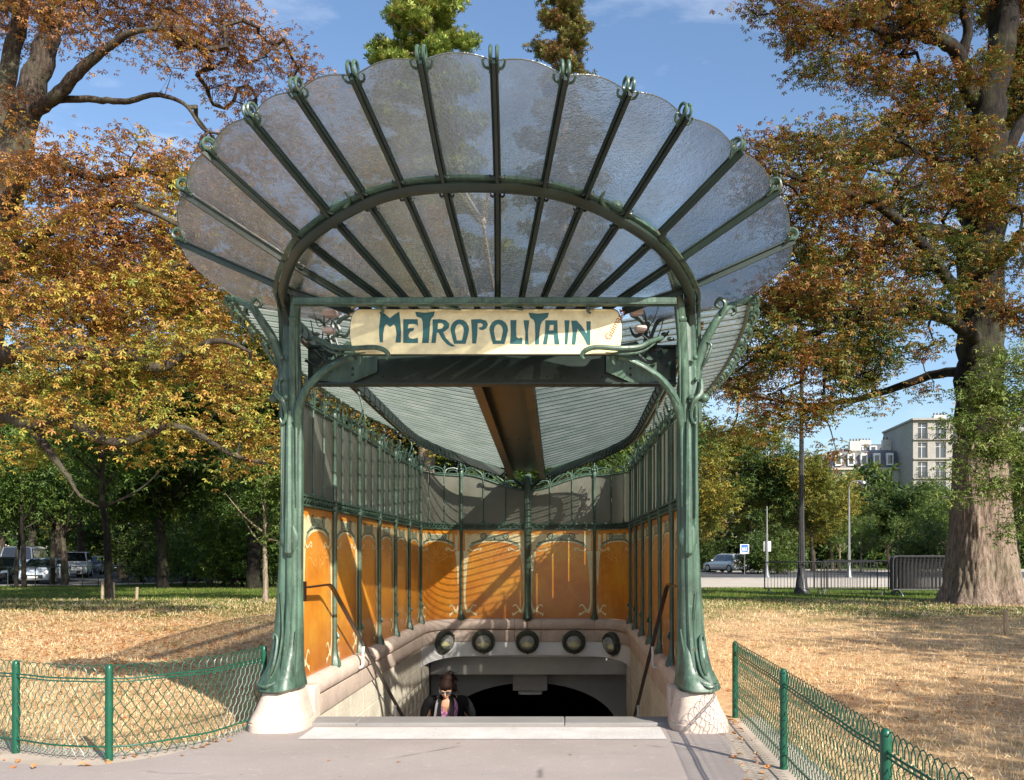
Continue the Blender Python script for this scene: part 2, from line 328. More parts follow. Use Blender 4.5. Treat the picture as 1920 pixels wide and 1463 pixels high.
class MB:
    def __init__(s): s.v = []; s.f = []
    def add(s, vs, fs):
        b = len(s.v); s.v.extend([tuple(map(float, v)) for v in vs]); s.f.extend([tuple(i + b for i in f) for f in fs]); return s
    def box(s, c, d, rz=0, bev=0):
        x, y, z = d[0] / 2, d[1] / 2, d[2] / 2; cr, sr = math.cos(rz), math.sin(rz)
        if bev and bev < min(x, y, z):
            b = bev; vs = []; 
            rings = [(-z, b), (-z + b, 0), (z - b, 0), (z, b)]
            for zz, ins in rings:
                X, Y = x - ins, y - ins; e = b * .6 if ins == 0 else 0
                for (px, py) in ((-X, -Y + e), (-X + e, -Y), (X - e, -Y), (X, -Y + e), (X, Y - e), (X - e, Y), (-X + e, Y), (-X, Y - e)):
                    vs.append((c[0] + px * cr - py * sr, c[1] + px * sr + py * cr, c[2] + zz))
            fs = [tuple(reversed(range(8))), tuple(range(24, 32))]
            for r in range(3):
                for k in range(8): fs.append((r * 8 + k, r * 8 + (k + 1) % 8, (r + 1) * 8 + (k + 1) % 8, (r + 1) * 8 + k))
            return s.add(vs, fs)
        vs = []
        for dz in (-z, z):
            for dx, dy in ((-x, -y), (x, -y), (x, y), (-x, y)): vs.append((c[0] + dx * cr - dy * sr, c[1] + dx * sr + dy * cr, c[2] + dz))
        return s.add(vs, [(3, 2, 1, 0), (4, 5, 6, 7), (0, 1, 5, 4), (1, 2, 6, 5), (2, 3, 7, 6), (3, 0, 4, 7)])
    def tube(s, pts, r, n=8, cap=True, flat=1.0, up=(0, 0, 1), closed=False):
        P = [V3(p) for p in pts]; m = len(P)
        rr = lerp_list(list(r), m) if hasattr(r, '__len__') else [r] * m
        up = V3(up); vs = []; prev = None
        for i in range(m):
            if closed: t = P[(i + 1) % m] - P[i - 1]
            else: t = P[min(i + 1, m - 1)] - P[max(i - 1, 0)]
            t = t / (np.linalg.norm(t) + 1e-9)
            if prev is None:
                a = np.cross(up, t)
                if np.linalg.norm(a) < .05: a = np.cross((1., 0, 0), t)
            else:
                a = prev - t * np.dot(prev, t)
            a = a / (np.linalg.norm(a) + 1e-9); prev = a; b = np.cross(t, a)
            for k in range(n):
                th = 2 * math.pi * k / n
                vs.append(P[i] + rr[i] * (math.cos(th) * a * flat + math.sin(th) * b))
        fs = []
        for i in range(m if closed else m - 1):
            for k in range(n):
                j = (i + 1) % m; fs.append((i * n + k, i * n + (k + 1) % n, j * n + (k + 1) % n, j * n + k))
        if cap and not closed: fs += [tuple(reversed(range(n))), tuple(range((m - 1) * n, m * n))]
        return s.add(vs, fs)
    def sweep(s, pts, prof, up=(0, 0, 1), scale=None, cap=True):
        """prof: closed list of (side, up) offsets"""
        P = [V3(p) for p in pts]; m = len(P); n = len(prof); up = V3(up); vs = []
        for i in range(m):
            t = P[min(i + 1, m - 1)] - P[max(i - 1, 0)]; t = t / (np.linalg.norm(t) + 1e-9)
            a = np.cross(t, up); a = a / (np.linalg.norm(a) + 1e-9); b = np.cross(a, t)
            k = scale[i] if scale is not None else 1
            for (u, w) in prof: vs.append(P[i] + a * u * k + b * w * k)
        fs = []
        for i in range(m - 1):
            for k in range(n): fs.append((i * n + k, i * n + (k + 1) % n, (i + 1) * n + (k + 1) % n, (i + 1) * n + k))
        if cap: fs += [tuple(reversed(range(n))), tuple(range((m - 1) * n, m * n))]
        return s.add(vs, fs)
    def loft(s, rings, cap=True, closed=True):
        n = len(rings[0]); vs = [p for r in rings for p in r]; fs = []
        for i in range(len(rings) - 1):
            for k in range(n if closed else n - 1): fs.append((i * n + k, i * n + (k + 1) % n, (i + 1) * n + (k + 1) % n, (i + 1) * n + k))
        if cap: fs += [tuple(reversed(range(n))), tuple(range((len(rings) - 1) * n, len(rings) * n))]
        return s.add(vs, fs)
    def lathe(s, prof, c=(0, 0, 0), n=20, axis=(0, 0, 1), cap=True):
        ax = V3(axis); ax = ax / np.linalg.norm(ax); a = np.cross(ax, (0, 0, 1.)) 
        if np.linalg.norm(a) < .1: a = np.cross(ax, (0, 1., 0))
        a = a / np.linalg.norm(a); b = np.cross(ax, a); c = V3(c)
        rings = [[c + ax * h + r * (math.cos(2 * math.pi * k / n) * a + math.sin(2 * math.pi * k / n) * b) for k in range(n)] for r, h in prof]
        return s.loft(rings, cap)
    def ball(s, c, r, n=10, m=7, sc_=(1, 1, 1)):
        rings = []
        for i in range(m + 1):
            ph = math.pi * (i / m) ; rr = max(math.sin(ph), .02); rings.append([(c[0] + r * sc_[0] * rr * math.cos(2 * math.pi * k / n), c[1] + r * sc_[1] * rr * math.sin(2 * math.pi * k / n), c[2] - r * sc_[2] * math.cos(ph)) for k in range(n)])
        return s.loft(rings)
    def grid(s, fn, nu, nv):
        vs = [fn(i / nu, j / nv) for j in range(nv + 1) for i in range(nu + 1)]
        fs = [(j * (nu + 1) + i, j * (nu + 1) + i + 1, (j + 1) * (nu + 1) + i + 1, (j + 1) * (nu + 1) + i) for j in range(nv) for i in range(nu)]
        return s.add(vs, fs)
    def slab(s, fn, nu, nv, off):
        """a solid sheet: fn(u,v) on one face, fn + off on the other"""
        b = len(s.v); s.grid(fn, nu, nv)
        b2 = len(s.v); s.grid(lambda u, v: V3(fn(u, v)) + (V3(off(u, v)) if callable(off) else V3(off)), nu, nv)
        k = (nu + 1)
        n_ = nu * nv
        s.f[-n_:] = [tuple(reversed(f)) for f in s.f[-n_:]]
        def edge(i0, i1): s.f.append((b + i1, b + i0, b2 + i0, b2 + i1))
        for i in range(nu): edge(i, i + 1); edge((nv) * k + i + 1, (nv) * k + i)
        for j in range(nv): edge((j + 1) * k, j * k); edge(j * k + nu, (j + 1) * k + nu)
        return s
    def build(s, name, mat, parent=None, smooth=True, ang=38, local=None):
        me = bpy.data.meshes.new(name); me.from_pydata(s.v, [], s.f); me.update()
        return link_mesh(name, me, mat, parent, smooth, ang, local)
def link_mesh(name, me, mat, parent=None, smooth=True, ang=38, local=None):
    if isinstance(mat, str): mat = MAT[mat]
    if not me.materials: me.materials.append(mat)
    if smooth and len(me.polygons):
        me.polygons.foreach_set('use_smooth', [True] * len(me.polygons)); me.set_sharp_from_angle(angle=R(ang))
    o = bpy.data.objects.new(name, me); col.objects.link(o)
    if parent is not None:
        o.parent = parent
        if local is None: o.matrix_parent_inverse = parent_inv(parent)   # geometry given in world coordinates
    return o
def world_m(o):
    m = Matrix.LocRotScale(o.location, o.rotation_euler, o.scale)
    return m if o.parent is None else world_m(o.parent) @ o.matrix_parent_inverse @ m
def parent_inv(p): return world_m(p).inverted()
def fast_mesh(name, verts, faces):
    """verts (N,3), faces (M,k) numpy arrays of one face size"""
    me = bpy.data.meshes.new(name); M_, k = faces.shape
    me.vertices.add(len(verts)); me.vertices.foreach_set('co', np.ascontiguousarray(verts, dtype=np.float32).ravel())
    me.loops.add(M_ * k); me.loops.foreach_set('vertex_index', np.ascontiguousarray(faces, dtype=np.int32).ravel())
    me.polygons.add(M_); me.polygons.foreach_set('loop_start', np.arange(0, M_ * k, k, dtype=np.int32))
    me.update(calc_edges=True); return me
def poly_mesh(name, outlines, depth, xf, mat, parent=None):
    """filled 2D outlines (holes allowed) extruded by depth; xf maps (x,y,z) to the world"""
    cu = bpy.data.curves.new(name, 'CURVE'); cu.dimensions = '2D'; cu.fill_mode = 'BOTH'; cu.extrude = depth
    for ol in outlines:
        sp = cu.splines.new('POLY'); sp.points.add(len(ol) - 1)
        for i, p in enumerate(ol): sp.points[i].co = (p[0], p[1], 0, 1)
        sp.use_cyclic_u = True
    tmp = bpy.data.objects.new(name, cu); me = bpy.data.meshes.new_from_object(tmp)
    bpy.data.objects.remove(tmp); bpy.data.curves.remove(cu)
    for v in me.vertices: v.co = xf(v.co)
    me.materials.clear(); me.name = name; me.validate()
    return link_mesh(name, me, mat, parent, False)

# ------------------------------------------------------------------ trees
def rand_rot(n, rng, tilt=1.0):
    """random rotations whose z axis leans from vertical by up to tilt*90 degrees"""
    az = rng.uniform(0, 2 * np.pi, n); ti = np.abs(rng.normal(0, .55, n)) * tilt * 1.2; sp = rng.uniform(0, 2 * np.pi, n)
    ca_, sa = np.cos(az), np.sin(az); ct, st = np.cos(ti), np.sin(ti); cs, ss = np.cos(sp), np.sin(sp)
    Rz = np.zeros((n, 3, 3)); Rz[:, 0, 0] = ca_; Rz[:, 0, 1] = -sa; Rz[:, 1, 0] = sa; Rz[:, 1, 1] = ca_; Rz[:, 2, 2] = 1
    Ry = np.zeros((n, 3, 3)); Ry[:, 0, 0] = ct; Ry[:, 0, 2] = st; Ry[:, 1, 1] = 1; Ry[:, 2, 0] = -st; Ry[:, 2, 2] = ct
    R2 = np.zeros((n, 3, 3)); R2[:, 0, 0] = cs; R2[:, 0, 1] = -ss; R2[:, 1, 0] = ss; R2[:, 1, 1] = cs; R2[:, 2, 2] = 1
    return Rz @ Ry @ R2
def leaf_template(kind):
    v = []; f = []
    if kind == 'palm':            # horse chestnut: five leaflets from one point, drooping
        v.append((0, 0, 0))
        for k in range(5):
            a = (k - 2) * 1.05; L = (1.0, .9, .66)[abs(k - 2)]
            d = (math.cos(a), math.sin(a)); n_ = (-d[1], d[0])
            b = len(v)
            v += [(d[0] * L * .62 + n_[0] * .17, d[1] * L * .62 + n_[1] * .17, -.12), (d[0] * L, d[1] * L, -.42), (d[0] * L * .62 - n_[0] * .17, d[1] * L * .62 - n_[1] * .17, -.12)]
            f += [(0, b + 2, b + 1), (0, b + 1, b)]
    elif kind == 'spray':         # three or four pointed leaves on one stalk
        v.append((0, 0, 0))
        for k in range(4):
            a = k * 1.7 + .3; d = (math.cos(a), math.sin(a)); n_ = (-d[1], d[0]); b = len(v); dz = -.25 if k % 2 else .1
            v += [(d[0] * .5 + n_[0] * .22, d[1] * .5 + n_[1] * .22, dz * .3), (d[0], d[1], dz - .35), (d[0] * .5 - n_[0] * .22, d[1] * .5 - n_[1] * .22, dz * .3)]
            f += [(0, b + 2, b + 1), (0, b + 1, b)]
    elif kind == 'tuft':          # needles
        v.append((0, 0, 0))
        for k in range(9):
            a = k * 2.4; e = .15 + .11 * k; d = (math.cos(a) * math.cos(e), math.sin(a) * math.cos(e), math.sin(e)); n_ = (-math.sin(a) * .15, math.cos(a) * .15, .04); b = len(v)
            v += [(d[0] * .55 + n_[0], d[1] * .55 + n_[1], d[2] * .55 + n_[2]), (d[0], d[1], d[2]), (d[0] * .55 - n_[0], d[1] * .55 - n_[1], d[2] * .55)]
            f += [(0, b + 2, b + 1), (0, b + 1, b)]
    elif kind == 'leaf':
        v = [(0, 0, 0), (.5, .3, .08), (1, 0, -.12), (.5, -.3, .08)]; f = [(0, 2, 1), (0, 3, 2)]
    elif kind == 'blade':
        v = [(-.10, 0, 0), (.10, 0, 0), (.25, .1, 1)]; f = [(0, 1, 2)]
    return np.array(v, float), np.array(f, int)
def scatter(name, pos, size, kind, rng, tilt=1.0):
    tv, tf = leaf_template(kind); n = len(pos); Rm = rand_rot(n, rng, tilt)
    V = np.einsum('nij,kj->nki', Rm, tv) * size[:, None, None] + pos[:, None, :]
    F = tf[None] + (np.arange(n) * len(tv))[:, None, None]
    return fast_mesh(name, V.reshape(-1, 3), F.reshape(-1, tf.shape[1]))
def grow(limbs, attract, seed=1, step=.35, jit=.10, droop=.0):
    """limbs: [(points, radii)]; every attractor is tied to the nearest wood already grown"""
    rng = np.random.default_rng(seed); nodes = []; chains = []; par = []; rad_fixed = {}
    for pts, rad in limbs:
        sp = spline(pts, 6); rr = lerp_list(rad, len(sp)); ids = []
        for i, p in enumerate(sp):
            q = V3(p) + rng.normal(0, 1, 3) * rr[i] * .10
            ids.append(len(nodes)); nodes.append(q); par.append(ids[-2] if i else -1); rad_fixed[ids[-1]] = rr[i]
        chains.append(ids)
    cap = len(nodes) + sum(max(2, int(40)) for _ in attract); arr = np.zeros((cap, 3)); arr[:len(nodes)] = nodes; cnt = len(nodes)
    A = np.array(attract); d0 = np.array([np.min(np.linalg.norm(arr[:cnt] - a, axis=1)) for a in A]); order = np.argsort(d0)
    load = {}; ends = []
    for ai in order:
        a = A[ai]; dd = np.linalg.norm(arr[:cnt] - a, axis=1) + .35 * np.maximum(0, arr[:cnt, 2] - a[2]); j = int(np.argmin(dd)); p0 = arr[j].copy(); L = np.linalg.norm(a - p0)
        m = max(1, int(round(L / step))); ids = [j]; side = rng.normal(0, 1, 3) * L * .12
        for k in range(1, m + 1):
            t = k / m; q = p0 + (a - p0) * t + side * math.sin(math.pi * t) + rng.normal(0, jit, 3) * (0 if k == m else 1) * .6
            q[2] += (math.sin(math.pi * t) * L * .10) - droop * t * t * L
            if cnt >= cap - 2: break
            arr[cnt] = q; par.append(ids[-1]); ids.append(cnt); cnt += 1
        chains.append(ids); ends.append(ids[-1])
    ld = np.zeros(cnt)
    for e in ends:
        k = e
        while k != -1 and k not in rad_fixed: ld[k] += 1; k = par[k]
    return arr[:cnt], chains, ld, rad_fixed, [arr[e] for e in ends]
def wood(arr, chains, ld, rf, base_r=.012, sides=5):
    mb = MB()
    for ids in chains:
        if len(ids) < 2: continue
        thick = ids[0] in rf and ids[-1] in rf
        if thick: rr = [rf[i] for i in ids]; n = 10 if max(rr) > .15 else 7
        else:
            rr = [min(.2, base_r * math.sqrt(max(1, ld[i]))) for i in ids]; rr[0] = rr[1]; n = sides
            if rr[1] < base_r * 2.2: n = 3
            rr[-1] *= .6
        mb.tube([arr[i] for i in ids], rr, n, cap=thick)
    return mb
def fill_blobs(blobs, dens, rng, mind=.0):
    pts = []
    for (c, r) in blobs:
        r = V3(r if hasattr(r, '__len__') else (r, r, r)); n = max(3, int(dens * r[0] * r[1] * r[2] * 4.19))
        u = rng.normal(0, 1, (n, 3)); u /= np.linalg.norm(u, axis=1)[:, None]; q = rng.uniform(.1, 1, n) ** (1 / 2.2)
        pts.append(V3(c) + u * q[:, None] * r)
    return np.concatenate(pts)
def leaves_on(ends, per, spread, size, rng, kind, name, tilt=1.0, flat=.6, twigs=None, thin=None):
    E = np.array(ends); n = len(E); pm = np.full(n, float(per))
    if thin: pm *= np.interp(E[:, 2], [thin[0], thin[1]], [1, thin[2]])
    cnt = rng.poisson(pm); idx = np.repeat(np.arange(n), cnt)
    off = rng.normal(0, 1, (len(idx), 3)) * np.array([spread, spread, spread * flat])
    pos = E[idx] + off; sz = rng.uniform(.65, 1.15, len(idx)) * size
    if twigs is not None:
        sel = rng.random(len(idx)) < twigs[1]
        for e, p in zip(E[idx][sel], pos[sel]):
            m_ = (e + p) / 2 + rng.normal(0, .03, 3); twigs[0].tube([e, m_, p], [twigs[2], twigs[2] * .5], 3, cap=False)
    return scatter(name, pos, sz, kind, rng, tilt)
def tree(name, label, limbs, blobs, dens, per, spread, size, kind, leafm, barkm, seed, group=None, tw=.5, base_r=.012, tilt=1.0, extra=None, cat='tree', twr=.006, step=.35, droop=0, thin=None):
    rng = np.random.default_rng(seed); A = fill_blobs(blobs, dens, rng)
    arr, chains, ld, rf, ends = grow(limbs, A, seed, step=step, droop=droop)
    w = wood(arr, chains, ld, rf, base_r); 
    b = limbs[0][0][0]; root = empty(name, (b[0], b[1], b[2]), 0, label, cat, group)
    lm = leaves_on(ends, per, spread, size, rng, kind, 'crown', tilt, twigs=(w, tw, twr), thin=thin)
    tr = w.build('trunk', barkm, root, ang=60)
    link_mesh('crown', lm, leafm, root, False)
    return root
def generic_tree(name, label, h, cr, trunk_h, tr_r, leafm, barkm, seed, per=26, dens=None, size=.22, kind='spray', shape='round', cat='tree', spread=.38, tw=.08):
    """free-standing tree at the origin, in its own coordinates"""
    rng = np.random.default_rng(seed); zc = (h + trunk_h) / 2; rz_ = (h - trunk_h) / 2
    lean = rng.normal(0, .15, 2)
    limbs = [([(0, 0, -.1), (lean[0] * .3, lean[1] * .3, trunk_h * .6), (lean[0], lean[1], trunk_h), (lean[0], lean[1], h * .82)], [tr_r * 1.25, tr_r, tr_r * .8, tr_r * .15])]
    for k in range(5):
        a = k * 1.257 + rng.uniform(-.4, .4); z0 = trunk_h * rng.uniform(.85, 1.3); L = cr * rng.uniform(.6, .85)
        limbs.append(([(lean[0] * .9, lean[1] * .9, z0), (math.cos(a) * L * .5, math.sin(a) * L * .5, z0 + L * .35), (math.cos(a) * L, math.sin(a) * L, z0 + L * .9)], [tr_r * .5, tr_r * .3, tr_r * .1]))
    blobs = []
    nb = 14
    for k in range(nb):
        a = rng.uniform(0, 6.28); zz = rng.uniform(-.9, .9); q = math.sqrt(max(0, 1 - zz * zz)) * (rng.uniform(.35, .8))
        if shape == 'cone': q *= (1 - .55 * (zz + 1) / 2) * 1.1
        rb = cr * rng.uniform(.33, .5)
        blobs.append(((math.cos(a) * q * cr, math.sin(a) * q * cr, zc + zz * rz_ * .85), (rb, rb, rb * .72)))
    A = fill_blobs(blobs, dens or 30 / (cr ** 2), rng)
    arr, chains, ld, rf, ends = grow(limbs, A, seed, step=.6)
    w = wood(arr, chains, ld, rf, .012, 4)
    root = empty(name, (0, 0, 0), 0, label, cat)
    lm = leaves_on(ends, per, spread, size, rng, kind, 'crown', 1.1, .75, twigs=(w, tw, .006))
    t_ = w.build('trunk', barkm, root, ang=60); l_ = link_mesh('crown', lm, leafm, root, False)
    return root
# ------------------------------------------------------------------ ground, pavement, stairwell
def struct(name, mb, mat, smooth=False, **k):
    o = mb.build(name, mat, None, smooth, **k); o['kind'] = 'structure'; return o
HX0, HX1, HY0, HY1 = C0 - 2.28, C0 + 2.28, 8.82, 18.3          # the stairwell's hole in the ground
g = MB()
xs = sorted(set(list(np.arange(-60, -8, 4)) + list(np.arange(-8, 8.1, 1.0)) + list(np.arange(12, 61, 4)) + [HX0, HX1, -400, -200, -100, 100, 200, 400, -1500, 1500]))
ys = sorted(set([-40, -20, -10, -4, 0, 2, 4, 6, 8, HY0] + list(np.arange(9, 19, 1.0)) + [HY1] + list(np.arange(19, 50, 1.0)) + [52, 56, 60, 70, 80, 100, 150, 250, 500, 1500]))
vi = {}
for y in ys:
    for x in xs: vi[(x, y)] = len(g.v); g.v.append((x, y, ground_z(x, y)))
for a in range(len(xs) - 1):
    for b in range(len(ys) - 1):
        if xs[a] >= HX0 - 1e-6 and xs[a + 1] <= HX1 + 1e-6 and ys[b] >= HY0 - 1e-6 and ys[b + 1] <= HY1 + 1e-6: continue
        g.f.append((vi[(xs[a], ys[b])], vi[(xs[a + 1], ys[b])], vi[(xs[a + 1], ys[b + 1])], vi[(xs[a], ys[b + 1])]))
struct('lawn', g, 'lawn', True)
def sheet(name, outline, z, mat, kind='structure'):
    return_ = poly_mesh(name, [outline], 0.0, lambda c: Vector((c[0], c[1], z)), mat)
    me = return_.data
    return_['kind'] = kind; return return_
# border strip of pale concrete, then the asphalt over it
FL = [(-9.5, 10.2), (-7.2, 8.95), (-5.6, 8.05), (-4.53, 7.42), (-3.62, 7.14), (-3.05, 7.72), (-2.86, 8.62)]        # left fence, seen from above
FR = [(1.75, 9.05), (1.70, 6.86), (1.63, 4.50), (1.60, 2.3)]
left_out = [(-30, 17), (-9.5, 10.5), (-7.2, 9.2), (-5.6, 8.3), (-4.6, 7.75), (-3.75, 7.5), (-3.2, 7.95), (-3.0, 8.82)]
sheet('pavement_border', left_out + [(HX0, 8.82), (HX1, 8.82), (2.0, 9.15), (2.0, 6.86), (1.95, 4.5), (1.9, 0), (1.9, -6), (-30, -6)], .004, 'sandy_concrete')
def arcline(a, b, n): return [(a[0] + (b[0] - a[0]) * i / n, a[1] + (b[1] - a[1]) * i / n) for i in range(n)]
rng0 = np.random.default_rng(3)
le = spline([(-30, 15.5, 0), (-9.4, 9.6, 0), (-7.0, 8.45, 0), (-5.4, 7.55, 0), (-4.45, 7.10, 0), (-3.62, 7.0, 0), (-3.10, 7.62, 0), (-2.97, 8.3, 0), (-2.95, 8.82, 0)], 5)
re_ = spline([(1.62, 8.82, 0), (1.52, 8.3, 0), (1.38, 7.2, 0), (1.36, 6.6, 0), (1.33, 4.5, 0), (1.3, 1.0, 0), (1.3, -6, 0)], 5)
jig = lambda P: [(p[0] + rng0.normal(0, .012), p[1] + rng0.normal(0, .012)) for p in P]
sheet('pavement', jig(le) + [(HX0, 8.82), (HX1, 8.82)] + jig(re_) + [(-30, -6)], .008, 'asphalt')
sheet('white_warning_strip', [(-2.35, 7.96), (.93, 7.96), (.93, 8.50), (-2.35, 8.50)], .012, 'stripe')
tag(bpy.data.objects['white_warning_strip'], 'pitted white painted strip before the top step', 'ground marking', kind=None)
del bpy.data.objects['white_warning_strip']['kind']
# top step slab and the flight
st = empty('stone_staircase', (C0, 8.9, 0)); st['kind'] = 'structure'
for i, (x0, x1) in enumerate(((HX0 + .25, -1.98), (-1.974, .02), (.026, HX1 - .25))):
    m = MB().box(((x0 + x1) / 2, 8.76, .012), (x1 - x0, .34, .05), bev=.008); m.build('step_slab', 'granite', st)
NS = 22; RISE = .165; RUN = .325
for k in range(1, NS + 1):
    y0 = 8.93 + RUN * (k - 1); m = MB().box((C0, y0 + RUN / 2 + .01, -RISE * k - .10), (4.02, RUN + .03, .2), bev=.01); m.build('stair_step', 'granite', st)
zb = -RISE * NS
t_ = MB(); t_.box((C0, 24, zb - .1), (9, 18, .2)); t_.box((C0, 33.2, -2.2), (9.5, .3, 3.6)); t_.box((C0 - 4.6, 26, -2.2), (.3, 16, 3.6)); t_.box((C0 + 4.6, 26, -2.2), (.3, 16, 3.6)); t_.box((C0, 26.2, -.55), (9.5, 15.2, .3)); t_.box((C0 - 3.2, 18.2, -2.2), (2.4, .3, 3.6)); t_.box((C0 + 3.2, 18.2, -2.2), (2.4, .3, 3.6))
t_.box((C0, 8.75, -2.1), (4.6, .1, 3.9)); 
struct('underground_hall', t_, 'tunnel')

# ------------------------------------------------------------------ plan of the screens: u in 0..1 per bay -> (half, y), outward normal
ZC, ZT = .36, 2.15                                     # coping top, top of the orange panels
WH = 2.01
def line_bay(side, y0, y1): return lambda u: (C0 + side * WH, y0 + (y1 - y0) * u)
def arc_bay(side):
    def f(u):
        a = math.pi / 2 * u; return (C0 + side * (1.34 + .67 * math.cos(a)), 16.9 + 1.16 * math.sin(a))
    return f
def back_bay(x0, x1): return lambda u: (x0 + (x1 - x0) * u, 18.06)
ysb = [8.78, 10.5, 11.78, 13.06, 14.34, 15.62, 16.9]
bays = []
for i in range(6): bays.append(line_bay(-1, ysb[i], ysb[i + 1]))
bays.append(arc_bay(-1)); bays.append(back_bay(C0 - 1.34, C0)); bays.append(back_bay(C0, C0 + 1.34))
fa = arc_bay(1); bays.append(lambda u: fa(1 - u))
for i in reversed(range(6)): bays.append(line_bay(1, ysb[i + 1], ysb[i]))
def nrm(f, u):                                          # points into the stairwell
    a = f(max(0, u - .01)); b = f(min(1, u + .01)); t = (b[0] - a[0], b[1] - a[1]); l = math.hypot(*t)
    return (t[1] / l, -t[0] / l)
def wp(f, u, z, off=0):
    p = f(u); n = nrm(f, u); return (p[0] + n[0] * off, p[1] + n[1] * off, z)
def bay_len(f): return sum(math.dist(f(i / 8), f((i + 1) / 8)) for i in range(8))
# for nrm: bays run left front -> back -> right front, so the normal (ty,-tx) points to the axis
def top_z(b, u):                                        # top of the glazing
    if b in (7, 8):
        t = u if b == 7 else 1 - u
        return 3.26 - .32 * (t * t * (3 - 2 * t))
    return 3.22 if b < 5 or b > 10 else 3.24
# stone parapet
par = empty('stone_parapet', (C0, 18.2, 0), 0, 'pinkish stone parapet wall round the stairwell with rounded coping', 'wall')
cop = [(-.16, .14), (.05, .14), (.10, .165), (.125, .22), (.115, .30), (.07, .35), (.0, ZC), (-.16, ZC)]
blk = [(-.16, -.10), (.06, -.10), (.07, -.085), (.07, .125), (.055, .137), (-.16, .137)]
def bay_sweep(f, prof, u0, u1, n=10):
    m = MB(); rings = []
    for i in range(n + 1):
        u = u0 + (u1 - u0) * i / n; rings.append([wp(f, u, z, o) for (o, z) in prof])
    m.loft(rings); return m
for b, f in enumerate(bays):
    n = 12 if b in (6, 9) else 2
    cuts = [0, .5, 1] if b in (0, 15) else [0, 1]
    if b in (7,): cuts = [0, .80, 1.0]
    if b in (8,): cuts = [0, .2, 1.0]
    for c in range(len(cuts) - 1):
        L = bay_len(f); e = .0035 / L
        bay_sweep(f, cop, cuts[c] + e, cuts[c + 1] - e, n).build('coping_stone', 'stone', par)
        bay_sweep(f, blk, cuts[c] + e, cuts[c + 1] - e, n).build('stone_block', 'stone', par)
# masonry of the stairwell below, in courses
for side in (-1, 1):
    z = -.103; r = 0
    while z > -3.75:
        h = .34; y = 8.83 - (.0 if r % 2 else .35)
        while y < 17.9:
            y0, y1 = max(8.83, y), min(17.9, y + .7)
            if y1 - y0 > .08:
                if z > -.508 * (y1 - 8.9) - .45:
                    MB().box((C0 + side * (WH + .045), (y0 + y1) / 2, z - h / 2), (.17, y1 - y0 - .007, h - .007), bev=.006).build('masonry_block', 'buff', par)
            y += .7
        z -= h; r += 1
mbk = MB()
for side in (-1, 1): mbk.box((C0 + side * (WH + .12), 13.5, -1.9), (.1, 9.4, 3.7)); 
mbk.build('mortar_backing', 'stake_wood', par)

# portal under the rear parapet
por = empty('stairway_portal', (C0, 18.3, -.1), 0, 'white rendered beams and grey arch over the foot of the stairs', 'portal')
mb_ = MB()
pb = [6, 7, 8, 9]
pts = []
for b in pb:
    for i in range(12): pts.append((bays[b], i / 12))
pts.append((bays[9], 1.0))
rings = []
for i, (f, u) in enumerate(pts):
    t = abs(i / (len(pts) - 1) * 2 - 1); zbm = -.37 - .12 * t ** 2.2
    rings.append([wp(f, u, -.104, -.16), wp(f, u, zbm, -.16), wp(f, u, zbm, .045), wp(f, u, -.104, .045)])
mb_.loft(rings); mb_.build('curved_band', 'white', por)
MB().box((C0, 18.42, -.335), (4.3, .35, .20)).build('soffit', 'white', por)
MB().box((C0, 18.55, -.62), (4.3, .5, .36)).build('cross_beam', 'greyr', por)
# panel with the arched opening
ol = [(-2.1, -.802), (2.1, -.802), (2.1, -2.3), (1.93, -2.3)]
for i in range(25):
    a = math.pi * i / 24; ol.append((1.90 * math.cos(a), -2.2 + 1.12 * math.sin(a) ** .9))
ol += [(-1.93, -2.3), (-2.1, -2.3)]
poly_mesh('arch_panel', [ol], .12, lambda c: Vector((C0 + c[0], 19.2 + c[2], c[1])), 'greyr', por)
m = MB(); m.box((C0 + .02, 18.87, -1.01), (.72, .28, .38), bev=.01); m.build('hanging_box', 'greyr', por)
lb = empty('exit_lamp', (C0 + .02, 18.85, -1.2), 0, 'small grey louvred lamp under the box at the centre of the arch', 'lamp')
MB().box((C0 + .02, 18.85, -1.245), (.50, .2, .085), bev=.02).build('lamp_body', 'greyr', lb)
mm = MB()
for i in range(9): mm.box((C0 - .16 + i * .045, 18.745, -1.265), (.03, .012, .03))
mm.build('louvre', 'white', lb)

# bulkhead lamps on the rear parapet
def bulkhead(f, u, z, label):
    p = wp(f, u, z, .05); n = nrm(f, u); ax = (n[0], n[1], -.22); e = empty('bulkhead_lamp', p, 0, label, 'lamp', 'round lamps over the stairs')
    MB().lathe([(.20, 0), (.235, .02), (.235, .10), (.215, .135), (.175, .14), (.165, .13), (.165, .05), (0.001, .05)], p, 28, ax, False).build('housing', 'lamp_housing', e)
    MB().lathe([(.158, .125), (.150, .165), (.125, .205), (.085, .235), (.04, .25), (.001, .253)], p, 24, ax, False).build('lens', 'lens', e)
    P = V3(p); A = V3(ax) / np.linalg.norm(ax); sd = np.cross(A, (0, 0, 1.)); sd /= np.linalg.norm(sd); up = np.cross(sd, A)
    w = MB(); w.add([P + A * .07 + up * .03, P + A * .125 + sd * .125 - up * .06, P + A * .185 - up * .06, P + A * .125 - sd * .125 - up * .06, P + A * .10 - up * .14], [(0, 1, 2), (0, 2, 3), (1, 4, 2), (2, 4, 3)]); w.build('yellow_reflector', 'lens_yellow', e, False)
    k = MB()
    for q in range(3):
        a = q * 2.09 + .5; c = P + A * .11 + (sd * math.cos(a) + up * math.sin(a)) * .235; k.ball(c, .018, 8, 5)
    k.build('clamp_screw', 'lamp_housing', e)
bulkhead(bays[6], .60, -.06, 'leftmost round lamp on the curved corner, turned towards the right')
bulkhead(bays[7], .34, -.08, 'second round lamp from the left over the stairs')
bulkhead(bays[7], .995, -.085, 'middle round lamp, directly under the central back column')
